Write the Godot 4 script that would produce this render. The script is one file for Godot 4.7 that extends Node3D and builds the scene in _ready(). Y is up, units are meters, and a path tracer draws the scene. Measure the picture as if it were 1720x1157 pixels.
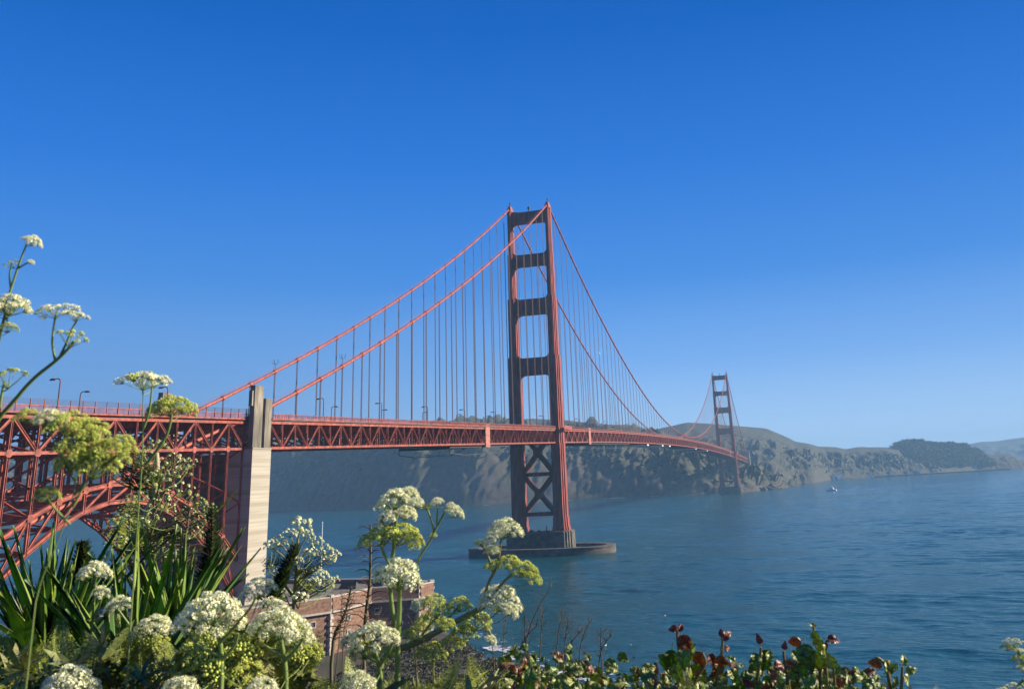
extends Node3D
# A long red suspension bridge over a bay, seen from a flowering bluff beside its concrete pylon.
# Axes: the bridge runs along -z, +x is the side of the bay, y = 0 is the water. Units are metres.

var M := {}
var used := {}
var rng := RandomNumberGenerator.new()
var nz := FastNoiseLite.new()

# ---------------------------------------------------------------- mesh builder
class MB:
	var v := PackedVector3Array()
	var n := PackedVector3Array()
	var c := PackedColorArray()
	var uv := PackedVector2Array()
	var ix := PackedInt32Array()
	var col := Color(1, 1, 1)

	func vert(p: Vector3, nn: Vector3, t := Vector2.ZERO) -> int:
		v.append(p); n.append(nn); c.append(col); uv.append(t)
		return v.size() - 1

	func face(a: int, b: int, d: int) -> void:
		var g := (v[b] - v[a]).cross(v[d] - v[a])
		if g.dot(n[a] + n[b] + n[d]) > 0.0:
			ix.append(a); ix.append(d); ix.append(b)
		else:
			ix.append(a); ix.append(b); ix.append(d)

	func quad(a: Vector3, b: Vector3, d: Vector3, e: Vector3, outward: Vector3) -> void:
		var nn := (b - a).cross(d - a)
		if nn.length_squared() < 1e-16:
			nn = (d - a).cross(e - a)
		nn = nn.normalized()
		if nn.dot(outward) < 0.0:
			nn = -nn
		var i := vert(a, nn, Vector2(0, 0)); vert(b, nn, Vector2(1, 0)); vert(d, nn, Vector2(1, 1)); vert(e, nn, Vector2(0, 1))
		face(i, i + 1, i + 2); face(i, i + 2, i + 3)

	func tri(a: Vector3, b: Vector3, d: Vector3, outward: Vector3) -> void:
		var nn := (b - a).cross(d - a).normalized()
		if nn.dot(outward) < 0.0:
			nn = -nn
		var i := vert(a, nn, Vector2(0, 0)); vert(b, nn, Vector2(1, 0)); vert(d, nn, Vector2(0.5, 1))
		face(i, i + 1, i + 2)

	func hexa(p: Array) -> void:  # eight corners: four below (ring), four above (ring)
		var m := Vector3.ZERO
		for q in p: m += q
		m /= 8.0
		var f := [[0, 1, 2, 3], [4, 5, 6, 7], [0, 1, 5, 4], [1, 2, 6, 5], [2, 3, 7, 6], [3, 0, 4, 7]]
		for k in f:
			var mid: Vector3 = (p[k[0]] + p[k[1]] + p[k[2]] + p[k[3]]) / 4.0
			quad(p[k[0]], p[k[1]], p[k[2]], p[k[3]], mid - m)

	func box(mid: Vector3, size: Vector3, b := Basis.IDENTITY) -> void:
		var h := size / 2.0
		var p := []
		for y in [-1, 1]:
			for q in [[-1, -1], [1, -1], [1, 1], [-1, 1]]:
				p.append(mid + b * Vector3(q[0] * h.x, y * h.y, q[1] * h.z))
		hexa(p)

	func beam(a: Vector3, b: Vector3, w: float, h: float, up := Vector3.UP) -> void:
		var z := (b - a).normalized()
		if absf(z.dot(up)) > 0.98: up = Vector3.RIGHT
		var x := up.cross(z).normalized()
		var y := z.cross(x)
		box((a + b) / 2.0, Vector3(w, h, a.distance_to(b)), Basis(x, y, z))

	func tube(pts: Array, rad: Array, sides := 6, capped := true) -> void:
		var first := v.size()
		var x := Vector3.ZERO
		for i in pts.size():
			var d: Vector3 = (pts[mini(i + 1, pts.size() - 1)] - pts[maxi(i - 1, 0)]).normalized()
			if i == 0:
				x = d.cross(Vector3.UP if absf(d.y) < 0.9 else Vector3.RIGHT).normalized()
			else:
				x = (x - d * x.dot(d)).normalized()
			var y := d.cross(x)
			for s in sides + 1:
				var a := TAU * s / sides
				var o := x * cos(a) + y * sin(a)
				vert(pts[i] + o * rad[i], o, Vector2(float(s) / sides, float(i) / maxf(1.0, pts.size() - 1.0)))
		for i in pts.size() - 1:
			for s in sides:
				var a := first + i * (sides + 1) + s
				face(a, a + 1, a + sides + 2); face(a, a + sides + 2, a + sides + 1)
		if capped:
			for e in 2:
				var k: int = 0 if e == 0 else pts.size() - 1
				var d: Vector3 = (pts[0] - pts[1]).normalized() if e == 0 else (pts[-1] - pts[-2]).normalized()
				var m := vert(pts[k], d)
				var ring := v.size()
				for s in sides: vert(v[first + k * (sides + 1) + s], d)
				for s in sides: face(m, ring + s, ring + (s + 1) % sides)

	# a flat polygon (in a plane given by basis x, y) pushed out along basis z by +-depth / 2
	func slab(poly: PackedVector2Array, depth: float, t := Transform3D.IDENTITY) -> void:
		var idx := Geometry2D.triangulate_polygon(poly)
		var area := 0.0
		for i in poly.size():
			area += poly[i].cross(poly[(i + 1) % poly.size()])
		for s in [-1.0, 1.0]:
			var first := v.size()
			var nn: Vector3 = (t.basis * Vector3(0, 0, s)).normalized()
			for p in poly: vert(t * Vector3(p.x, p.y, s * depth / 2.0), nn, p)
			for k in range(0, idx.size(), 3): face(first + idx[k], first + idx[k + 1], first + idx[k + 2])
		for i in poly.size():
			var a := poly[i]
			var b := poly[(i + 1) % poly.size()]
			var o := Vector2((b - a).y, -(b - a).x) * signf(area)
			quad(t * Vector3(a.x, a.y, -depth / 2), t * Vector3(b.x, b.y, -depth / 2), t * Vector3(b.x, b.y, depth / 2), t * Vector3(a.x, a.y, depth / 2), t.basis * Vector3(o.x, o.y, 0))

	func mesh() -> ArrayMesh:
		var a := []
		a.resize(Mesh.ARRAY_MAX)
		a[Mesh.ARRAY_VERTEX] = v; a[Mesh.ARRAY_NORMAL] = n; a[Mesh.ARRAY_COLOR] = c; a[Mesh.ARRAY_TEX_UV] = uv; a[Mesh.ARRAY_INDEX] = ix
		var m := ArrayMesh.new()
		m.add_surface_from_arrays(Mesh.PRIMITIVE_TRIANGLES, a)
		return m

# ---------------------------------------------------------------- naming
func numbered(called: String) -> String:
	used[called] = used.get(called, -1) + 1
	return called if used[called] == 0 else "%s_%03d" % [called, used[called]]

func tag(o: Node, label := "", category := "", group := "", kind := "") -> Node:
	if label: o.set_meta("label", label)
	if category: o.set_meta("category", category)
	if group: o.set_meta("group", group)
	if kind: o.set_meta("kind", kind)
	return o

func thing(called: String, label: String, category: String, at := Vector3.ZERO, group := "") -> Node3D:
	var o := Node3D.new()
	o.name = numbered(called)
	add_child(o)
	o.position = at
	tag(o, label, category, group)
	return o

func part(called: String, m: Mesh, mat: Material, parent: Node, t := Transform3D.IDENTITY) -> MeshInstance3D:
	var o := MeshInstance3D.new()
	o.mesh = m
	o.name = called
	o.material_override = mat
	o.transform = t
	parent.add_child(o, true)
	return o

func group_part(called: String, parent: Node) -> Node3D:
	var o := Node3D.new()
	o.name = called
	parent.add_child(o, true)
	return o

func struct(called: String, m: Mesh, mat: Material) -> MeshInstance3D:
	var o := part(numbered(called), m, mat, self)
	tag(o, "", "", "", "structure")
	return o

# a straight member from a to b, made of a shared unit mesh (z from -0.5 to 0.5)
func member(called: String, m: Mesh, mat: Material, parent: Node, a: Vector3, b: Vector3, w: float, h: float, up := Vector3.UP) -> MeshInstance3D:
	var z := (b - a).normalized()
	if absf(z.dot(up)) > 0.98: up = Vector3.RIGHT
	var x := up.cross(z).normalized()
	var y := z.cross(x)
	return part(called, m, mat, parent, Transform3D(Basis(x * w, y * h, z * a.distance_to(b)), (a + b) / 2.0))

# ---------------------------------------------------------------- materials
func lin(r: float, g: float, b: float) -> Color:
	return Color(r, g, b).linear_to_srgb()

func noise_tex(seed_: int, freq: float, ramp: Array, octaves := 4, size := 512, type := FastNoiseLite.TYPE_SIMPLEX_SMOOTH) -> NoiseTexture2D:
	var f := FastNoiseLite.new()
	f.seed = seed_; f.frequency = freq; f.fractal_octaves = octaves; f.noise_type = type
	var t := NoiseTexture2D.new()
	t.width = size; t.height = size; t.seamless = true; t.noise = f
	if ramp:
		var g := Gradient.new()
		g.offsets = PackedFloat32Array(ramp.map(func(q): return q[0]))
		g.colors = PackedColorArray(ramp.map(func(q): return q[1]))
		t.color_ramp = g
	return t

func grain(lo: float, hi: float, seed_: int, freq := 0.01, octaves := 5) -> NoiseTexture2D:
	return noise_tex(seed_, freq, [[0.15, Color(lo, lo, lo)], [0.85, Color(hi, hi, hi)]], octaves)

func stuff(r: float, g: float, b: float, rough := 0.8, tex: Texture2D = null, scale := 0.1) -> StandardMaterial3D:
	var m := StandardMaterial3D.new()
	m.albedo_color = lin(r, g, b)
	m.roughness = rough
	if tex:
		m.albedo_texture = tex
		m.uv1_triplanar = true; m.uv1_world_triplanar = true
		m.uv1_scale = Vector3.ONE * scale
	return m

# ---------------------------------------------------------------- where the plants of the bluff stand, in metres from the viewer's feet
const HEMLOCK := [
	["white umbel flower on the tallest middle stem, in front of the brick fort", [[0.0064, [[-1.04, -0.226, -2.256], [-1.03, 1.263, -2.234], [-1.009, 1.398, -2.196], [-1.004, 1.445, -2.182]]], [0.005, [[-1.052, 1.309, -2.267], [-1.056, 1.413, -2.244], [-1.03, 1.53, -2.213], [-1.017, 1.6, -2.194]]], [0.0035, [[-1.042, 1.447, -2.236], [-1.06, 1.512, -2.2], [-1.045, 1.543, -2.194]]], [0.0028, [[-1.003, 1.411, -2.247], [-0.973, 1.48, -2.233], [-0.934, 1.533, -2.226], [-0.937, 1.571, -2.213], [-0.942, 1.594, -2.205]]], [0.0025, [[-0.934, 1.533, -2.226], [-0.909, 1.57, -2.221], [-0.891, 1.594, -2.218], [-0.879, 1.585, -2.224]]], [0.0021, [[-0.924, 1.554, -2.222], [-0.916, 1.595, -2.211]]]], [[[-1.003, 1.454, -2.179], 0.119, "w", 0.0, 0.15], [[-1.027, 1.621, -2.184], 0.085, "w", -0.2, 0.15], [[-1.006, 1.631, -2.23], 0.065, "w", 0.1, 0.15], [[-0.964, 1.609, -2.194], 0.044, "w", 0.3, 0.15], [[-1.026, 1.579, -2.166], 0.063, "w", -0.3, 0.15], [[-1.014, 1.586, -2.242], 0.059, "w", 0.2, 0.15], [[-1.056, 1.542, -2.191], 0.089, "g", -0.3, 0.15], [[-1.025, 1.543, -2.232], 0.1, "g", 0.1, 0.15], [[-0.982, 1.529, -2.215], 0.073, "g", 0.4, 0.15], [[-1.097, 1.527, -2.185], 0.048, "g", -0.5, 0.15], [[-0.942, 1.598, -2.203], 0.029, "g", 0.0, 0.15], [[-0.917, 1.609, -2.206], 0.032, "w", 0.0, 0.15], [[-0.874, 1.585, -2.225], 0.049, "w", 0.5, 0.15], [[-0.886, 1.599, -2.217], 0.023, "w", 0.0, 0.15], [[-0.935, 1.531, -2.226], 0.022, "g", 0.0, 0.15]], []],
	["white umbel flower leaning right on a slanting stem, in front of the water", [[0.0082, [[-1.156, -0.244, -2.34], [-1.119, 1.23, -2.329], [-1.027, 1.274, -2.339], [-0.936, 1.315, -2.35], [-0.857, 1.351, -2.359], [-0.826, 1.364, -2.363]]], [0.0037, [[-0.866, 1.343, -2.359], [-0.835, 1.412, -2.345], [-0.812, 1.446, -2.34], [-0.794, 1.509, -2.325], [-0.786, 1.526, -2.322]]], [0.0037, [[-0.852, 1.354, -2.359], [-0.794, 1.414, -2.355], [-0.748, 1.436, -2.36], [-0.73, 1.431, -2.367]]], [0.003, [[-0.824, 1.43, -2.343], [-0.832, 1.475, -2.326], [-0.845, 1.502, -2.314]]], [0.003, [[-0.89, 1.336, -2.355], [-0.862, 1.313, -2.37], [-0.848, 1.286, -2.383]]], [0.003, [[-0.936, 1.312, -2.351], [-0.917, 1.292, -2.362], [-0.907, 1.291, -2.365]]], [0.003, [[-1.027, 1.274, -2.339], [-0.994, 1.312, -2.336], [-0.964, 1.339, -2.335]]], [0.003, [[-0.989, 1.289, -2.344], [-0.933, 1.338, -2.343], [-0.908, 1.362, -2.342]]]], [[[-0.816, 1.375, -2.362], 0.107, "w", 0.25, 0.15], [[-0.774, 1.352, -2.326], 0.052, "w", 0.5, 0.15], [[-0.778, 1.541, -2.319], 0.083, "w", 0.15, 0.15], [[-0.805, 1.519, -2.286], 0.05, "w", -0.4, 0.15], [[-0.846, 1.506, -2.312], 0.028, "g", 0.0, 0.15], [[-0.819, 1.488, -2.325], 0.039, "w", 0.0, 0.15], [[-0.781, 1.459, -2.344], 0.065, "g", 0.0, 0.15], [[-0.745, 1.443, -2.359], 0.072, "g", 0.3, 0.15], [[-0.729, 1.421, -2.37], 0.059, "g", 0.6, 0.15], [[-0.821, 1.452, -2.336], 0.049, "g", 0.0, 0.15], [[-0.877, 1.324, -2.362], 0.085, "g", 0.2, 0.15], [[-0.91, 1.297, -2.363], 0.072, "g", 0.0, 0.15], [[-0.846, 1.274, -2.387], 0.033, "w", 0.7, 0.15], [[-0.968, 1.347, -2.331], 0.078, "g", -0.2, 0.15], [[-0.912, 1.365, -2.34], 0.065, "g", 0.0, 0.15], [[-1.043, 1.313, -2.431], 0.078, "g", -0.3, 0.15], [[-0.911, 1.333, -2.242], 0.056, "g", 0.0, 0.15], [[-1.031, 1.3, -2.33], 0.065, "g", 0.0, 0.15], [[-1.14, 1.33, -2.616], 0.057, "w", 0.0, 0.15], [[-1.101, 1.34, -2.623], 0.066, "g", 0.0, 0.15], [[-0.941, 1.274, -2.362], 0.062, "g", 0.0, 0.15], [[-0.992, 1.255, -2.354], 0.082, "g", 0.0, 0.15]], []],
	["broad flat white umbel flower lowest before the brick fort", [[0.0055, [[-1.053, -0.217, -2.194], [-1.052, 1.207, -2.192], [-1.055, 1.274, -2.17], [-1.059, 1.3, -2.16]]], [0.0035, [[-1.054, 1.26, -2.174], [-1.096, 1.289, -2.154], [-1.104, 1.305, -2.146]]], [0.0035, [[-1.053, 1.247, -2.179], [-1.022, 1.285, -2.174], [-1.013, 1.305, -2.17]]]], [[[-1.062, 1.324, -2.151], 0.103, "w", -0.1, 0.15], [[-1.126, 1.31, -2.182], 0.062, "w", -0.3, 0.15], [[-1.018, 1.32, -2.164], 0.055, "w", 0.3, 0.15], [[-1.129, 1.278, -2.257], 0.08, "g", 0.0, 0.15], [[-1.084, 1.266, -2.272], 0.07, "g", 0.0, 0.15], [[-1.001, 1.262, -1.971], 0.075, "w", 0.0, 0.15]], []],
	["big white umbel flower just right of the pale pylon's foot", [[0.0058, [[-1.178, -0.19, -1.986], [-1.176, 1.259, -1.98], [-1.176, 1.334, -1.956], [-1.178, 1.358, -1.947]]], [0.0039, [[-1.176, 1.296, -1.968], [-1.142, 1.326, -1.967], [-1.128, 1.344, -1.965]]], [0.0039, [[-1.177, 1.309, -1.964], [-1.216, 1.335, -1.945], [-1.226, 1.358, -1.935]]]], [[[-1.175, 1.383, -1.94], 0.113, "w", 0, 0.15], [[-1.167, 1.347, -2.008], 0.079, "w", 0.3, 0.15], [[-1.253, 1.356, -1.983], 0.069, "w", -0.3, 0.15], [[-1.173, 1.308, -2.073], 0.074, "g", 0.3, 0.15], [[-1.226, 1.311, -2.058], 0.119, "g", 0.0, 0.15], [[-1.279, 1.3, -2.048], 0.089, "g", -0.2, 0.15], [[-1.104, 1.289, -1.772], 0.065, "w", 0.0, 0.15]], []],
	["largest white umbel flower, left of centre among green seed heads", [[0.0055, [[-1.259, -0.172, -1.848], [-1.243, 1.296, -1.842], [-1.239, 1.379, -1.816], [-1.244, 1.402, -1.808]]], [0.0037, [[-1.242, 1.32, -1.835], [-1.208, 1.354, -1.833], [-1.2, 1.374, -1.828]]], [0.0037, [[-1.243, 1.332, -1.831], [-1.285, 1.357, -1.811], [-1.296, 1.381, -1.801]]], [0.0031, [[-1.24, 1.355, -1.824], [-1.17, 1.422, -1.821], [-1.155, 1.445, -1.817]]]], [[[-1.246, 1.428, -1.799], 0.127, "w", 0, 0.15], [[-1.235, 1.405, -1.852], 0.075, "w", 0.3, 0.15], [[-1.322, 1.398, -1.843], 0.075, "w", -0.3, 0.15], [[-1.332, 1.434, -2.099], 0.082, "w", 0.0, 0.15], [[-1.277, 1.343, -1.883], 0.153, "g", 0.0, 0.15], [[-1.367, 1.324, -1.909], 0.099, "g", -0.3, 0.15], [[-1.259, 1.337, -1.933], 0.094, "g", 0.3, 0.15], [[-1.314, 1.289, -1.88], 0.111, "g", 0.0, 0.15], [[-1.26, 1.297, -1.729], 0.074, "w", 0.0, 0.15], [[-1.235, 1.291, -1.9], 0.097, "g", 0.0, 0.15], [[-1.335, 1.389, -2.167], 0.064, "w", 0.0, 0.15]], []],
	["loose white umbel flower between the two sword-leaved plants", [[0.0046, [[-1.757, -0.26, -2.288], [-1.742, 1.197, -2.284], [-1.737, 1.271, -2.262], [-1.735, 1.308, -2.25]]], [0.0031, [[-1.737, 1.256, -2.266], [-1.776, 1.317, -2.237], [-1.809, 1.375, -2.209]]]], [[[-1.729, 1.333, -2.244], 0.09, "w", 0.1, 0.15], [[-1.731, 1.337, -2.296], 0.041, "w", 0.4, 0.15], [[-1.846, 1.385, -2.25], 0.073, "w", -0.2, 0.15], [[-1.802, 1.31, -2.286], 0.063, "w", -0.2, 0.15], [[-1.796, 1.273, -2.354], 0.078, "g", 0.0, 0.15], [[-1.876, 1.281, -2.33], 0.106, "g", 0.0, 0.15], [[-1.84, 1.256, -2.347], 0.089, "g", 0.0, 0.15]], []],
	["creamy umbel flower above the left sword-leaved plant", [[0.004, [[-1.985, -0.277, -2.34], [-1.986, 1.217, -2.322], [-1.955, 1.339, -2.291], [-1.933, 1.446, -2.262]]], [0.0032, [[-1.96, 1.324, -2.294], [-1.928, 1.384, -2.283], [-1.919, 1.407, -2.278]]]], [[[-1.933, 1.474, -2.253], 0.077, "w", 0.1, 0.15], [[-1.903, 1.46, -2.265], 0.045, "w", 0.6, 0.15], [[-1.919, 1.412, -2.277], 0.055, "w", 0.2, 0.15], [[-1.963, 1.455, -2.251], 0.046, "g", -0.4, 0.15]], []],
	["white umbel flower at the bottom left edge", [[0.0046, [[-1.471, -0.154, -1.673], [-1.465, 1.299, -1.674], [-1.464, 1.306, -1.672]]]], [[[-1.462, 1.319, -1.669], 0.1, "w", 0, 0.15], [[-1.534, 1.302, -1.709], 0.052, "w", -0.3, 0.15], [[-1.467, 1.299, -1.728], 0.048, "w", 0.3, 0.15]], []],
	["tall flower stem rising against the sky at the left edge", [[0.0038, [[-1.539, -0.136, -1.538], [-1.474, 1.76, -1.415], [-1.411, 1.836, -1.407], [-1.375, 1.869, -1.406], [-1.337, 1.895, -1.408], [-1.314, 1.913, -1.408], [-1.299, 1.929, -1.407]]], [0.0022, [[-1.337, 1.895, -1.408], [-1.338, 1.928, -1.397], [-1.33, 1.964, -1.388], [-1.326, 1.976, -1.385]]], [0.0022, [[-1.328, 1.903, -1.408], [-1.313, 1.926, -1.404], [-1.299, 1.952, -1.4], [-1.288, 1.967, -1.398]]], [0.0033, [[-1.45, 1.864, -1.388], [-1.436, 1.927, -1.372], [-1.416, 1.981, -1.36]]], [0.0022, [[-1.415, 1.989, -1.357], [-1.4, 2.025, -1.35], [-1.374, 2.08, -1.339], [-1.362, 2.102, -1.335]]], [0.0016, [[-1.4, 2.025, -1.35], [-1.399, 2.049, -1.342], [-1.392, 2.07, -1.337]]], [0.0016, [[-1.382, 2.061, -1.343], [-1.362, 2.071, -1.345]]], [0.0027, [[-1.456, 1.781, -1.414], [-1.44, 1.838, -1.399], [-1.431, 1.864, -1.393]]], [0.0022, [[-1.416, 1.981, -1.36], [-1.412, 1.963, -1.367]]]], [[[-1.325, 1.989, -1.381], 0.068, "x", -0.15, 0.1], [[-1.289, 1.977, -1.394], 0.048, "x", 0.2, 0.1], [[-1.296, 1.939, -1.405], 0.068, "s", 0.3, 0.1], [[-1.401, 2.001, -1.357], 0.068, "w", 0.2, 0.15], [[-1.429, 1.995, -1.352], 0.05, "w", 0.0, 0.15], [[-1.414, 1.961, -1.367], 0.036, "g", 0.0, 0.15], [[-1.349, 2.11, -1.336], 0.035, "w", 0.4, 0.15], [[-1.357, 2.072, -1.346], 0.014, "w", 0.5, 0.15], [[-1.392, 2.072, -1.337], 0.033, "s", -0.3, 0.15], [[-1.423, 1.878, -1.391], 0.079, "s", 0, 0.1]], []],
	["flat white umbel flower standing above the viaduct railing", [[0.0015, [[-1.407, -0.172, -1.807], [-1.4, 1.457, -1.749], [-1.368, 1.62, -1.705], [-1.345, 1.736, -1.674], [-1.334, 1.818, -1.65], [-1.326, 1.867, -1.637]]], [0.0025, [[-1.338, 1.783, -1.661], [-1.321, 1.817, -1.654], [-1.31, 1.864, -1.642]]], [0.0031, [[-1.341, 1.712, -1.682], [-1.292, 1.769, -1.677], [-1.277, 1.809, -1.668]]]], [[[-1.321, 1.888, -1.631], 0.103, "x", 0, 0.05], [[-1.331, 1.885, -1.673], 0.07, "x", 0.1, 0.15], [[-1.308, 1.836, -1.705], 0.08, "g", 0, 0.15], [[-1.333, 1.832, -1.7], 0.061, "g", -0.3, 0.15], [[-1.279, 1.832, -1.714], 0.061, "g", 0.4, 0.15]], []],
	["blurred yellow-green seed heads hanging before the viaduct truss", [[0.0009, [[-0.941, -0.04, -1.068], [-0.964, 1.531, -1.028], [-0.933, 1.593, -1.016], [-0.908, 1.642, -1.007], [-0.893, 1.684, -0.997], [-0.883, 1.711, -0.991]]], [0.0015, [[-0.901, 1.656, -1.004], [-0.873, 1.683, -1.003], [-0.857, 1.702, -1.001]]], [0.0015, [[-0.897, 1.67, -1.001], [-0.913, 1.706, -0.985], [-0.923, 1.741, -0.971]]], [0.0015, [[-0.873, 1.683, -1.003], [-0.841, 1.703, -1.005], [-0.833, 1.713, -1.004]]], [0.0015, [[-0.905, 1.642, -1.008], [-0.881, 1.676, -1.003], [-0.865, 1.69, -1.003]]], [0.0015, [[-0.911, 1.621, -1.013], [-0.928, 1.643, -1.001], [-0.935, 1.656, -0.995]]]], [[[-0.883, 1.718, -0.989], 0.065, "g", 0.0, 0.15], [[-0.856, 1.709, -0.999], 0.059, "g", 0.2, 0.15], [[-0.871, 1.696, -0.999], 0.062, "g", 0.0, 0.15], [[-0.836, 1.717, -1.002], 0.041, "g", 0.4, 0.15], [[-0.899, 1.702, -0.99], 0.052, "g", -0.3, 0.15], [[-0.919, 1.751, -0.969], 0.04, "w", 0, 0.05], [[-0.946, 1.755, -0.96], 0.033, "g", -0.2, 0.05], [[-0.873, 1.736, -0.986], 0.052, "g", 0.1, 0.15], [[-0.934, 1.661, -0.994], 0.033, "g", 0.0, 0.15], [[-0.897, 1.745, -0.977], 0.057, "g", 0.0, 0.15]], []],
	["tall dark hemlock with many small pale umbels in front of the arch", [[0.0163, [[-3.596, -0.646, -4.324], [-3.501, 1.16, -4.216], [-3.388, 1.368, -4.178], [-3.294, 1.543, -4.147], [-3.211, 1.701, -4.118], [-3.191, 1.856, -4.073]]], [0.0044, [[-3.211, 1.701, -4.118], [-3.197, 1.814, -4.085], [-3.189, 1.876, -4.067]]], [0.0044, [[-3.222, 1.613, -4.143], [-3.231, 1.727, -4.104], [-3.246, 1.791, -4.08]]], [0.0044, [[-3.219, 1.636, -4.137], [-3.171, 1.747, -4.114], [-3.129, 1.808, -4.105]]], [0.0044, [[-3.222, 1.613, -4.143], [-3.137, 1.723, -4.13], [-3.057, 1.782, -4.132]]], [0.0044, [[-3.244, 1.54, -4.161], [-3.232, 1.654, -4.128], [-3.226, 1.716, -4.109]]], [0.0044, [[-3.26, 1.495, -4.171], [-3.18, 1.606, -4.157], [-3.107, 1.665, -4.157]]], [0.0044, [[-3.279, 1.439, -4.184], [-3.147, 1.547, -4.184], [-3.023, 1.604, -4.199]]], [0.0044, [[-3.29, 1.406, -4.192], [-3.132, 1.512, -4.199], [-2.981, 1.568, -4.221]]], [0.0044, [[-3.273, 1.456, -4.18], [-3.292, 1.571, -4.138], [-3.317, 1.635, -4.111]]], [0.0044, [[-3.307, 1.355, -4.204], [-3.348, 1.471, -4.156], [-3.396, 1.536, -4.122]]], [0.0044, [[-3.282, 1.428, -4.187], [-3.23, 1.54, -4.165], [-3.184, 1.6, -4.158]]], [0.0044, [[-3.297, 1.383, -4.197], [-3.189, 1.492, -4.191], [-3.087, 1.55, -4.199]]], [0.0044, [[-3.307, 1.355, -4.204], [-3.287, 1.468, -4.173], [-3.273, 1.53, -4.157]]], [0.0044, [[-3.337, 1.266, -4.225], [-3.345, 1.38, -4.186], [-3.359, 1.443, -4.162]]], [0.0044, [[-3.33, 1.288, -4.22], [-3.24, 1.398, -4.208], [-3.156, 1.457, -4.211]]], [0.0044, [[-3.328, 1.294, -4.218], [-3.19, 1.401, -4.22], [-3.058, 1.458, -4.236]]], [0.0044, [[-3.351, 1.224, -4.235], [-3.297, 1.335, -4.213], [-3.25, 1.395, -4.206]]], [0.0044, [[-3.342, 1.252, -4.228], [-3.385, 1.368, -4.179], [-3.435, 1.433, -4.145]]], [0.0044, [[-3.215, 1.673, -4.126], [-3.232, 1.787, -4.085], [-3.255, 1.851, -4.058]]], [0.0044, [[-3.233, 1.574, -4.153], [-3.162, 1.684, -4.136], [-3.097, 1.744, -4.134]]], [0.0044, [[-3.233, 1.574, -4.153], [-3.204, 1.686, -4.124], [-3.182, 1.748, -4.11]]], [0.0044, [[-3.309, 1.35, -4.205], [-3.157, 1.457, -4.211], [-3.011, 1.512, -4.231]]], [0.0044, [[-3.36, 1.224, -4.232], [-3.417, 1.298, -4.193], [-3.475, 1.363, -4.157]]], [0.0044, [[-3.36, 1.224, -4.232], [-3.267, 1.291, -4.235], [-3.175, 1.349, -4.24]]]], [[[-3.445, 1.919, -4.391], 0.128, "q", 0.028339349505433375, 0.15], [[-3.51, 1.827, -4.408], 0.116, "q", 0.12888959620461882, 0.15], [[-3.233, 1.837, -4.24], 0.129, "q", -0.17034630265177417, 0.15], [[-3.308, 1.817, -4.468], 0.116, "q", -0.29626184687724605, 0.15], [[-3.085, 1.735, -3.926], 0.125, "q", -0.03912508055733255, 0.15], [[-3.255, 1.689, -4.352], 0.143, "q", -0.18138895523984816, 0.15], [[-3.21, 1.625, -4.457], 0.126, "q", 0.2900404063051876, 0.15], [[-2.804, 1.594, -3.968], 0.095, "q", 0.058400366359715516, 0.15], [[-3.031, 1.657, -3.754], 0.109, "q", -0.06805723041382236, 0.15], [[-3.124, 1.566, -3.789], 0.098, "q", 0.2739917806285415, 0.15], [[-3.146, 1.623, -4.105], 0.123, "q", 0.2693863840689376, 0.15], [[-3.237, 1.569, -4.401], 0.137, "q", 0.21977357914901902, 0.15], [[-3.084, 1.558, -3.914], 0.117, "q", -0.25503084779213575, 0.15], [[-3.415, 1.463, -4.228], 0.121, "q", -0.19921668976895768, 0.15], [[-3.281, 1.472, -4.375], 0.13, "q", -0.054933683908791164, 0.15], [[-3.07, 1.479, -4.25], 0.107, "q", 0.26254295037056513, 0.15], [[-3.259, 1.417, -4.215], 0.119, "q", -0.2350839702676616, 0.15], [[-3.228, 1.467, -3.893], 0.095, "q", 0.027121591021927682, 0.15], [[-3.266, 1.874, -4.069], 0.083, "q", 0.08256614647559618, 0.15], [[-3.041, 1.765, -4.057], 0.099, "q", 0.0898830654116054, 0.15], [[-3.122, 1.768, -4.03], 0.099, "q", 0.07434966812893384, 0.15], [[-3.148, 1.53, -4.421], 0.106, "q", -0.1926156539753215, 0.15], [[-3.397, 1.392, -4.061], 0.087, "q", 0.0015198355961606458, 0.15], [[-3.275, 1.363, -4.371], 0.11, "q", -0.1477922108031701, 0.15]], [[[-3.228, 1.414, -4.206], 0.284], [[-3.317, 1.412, -4.183], 0.201], [[-3.227, 1.628, -4.137], 0.287], [[-3.297, 1.318, -4.219], 0.227], [[-3.055, 1.512, -4.22], 0.217], [[-3.234, 1.307, -4.239], 0.28], [[-3.177, 1.673, -4.136], 0.249], [[-3.376, 1.369, -4.181], 0.284], [[-3.245, 1.425, -4.198], 0.186], [[-3.205, 1.652, -4.135], 0.251], [[-3.324, 1.349, -4.201], 0.184], [[-3.435, 1.395, -4.158], 0.239]]],
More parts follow.
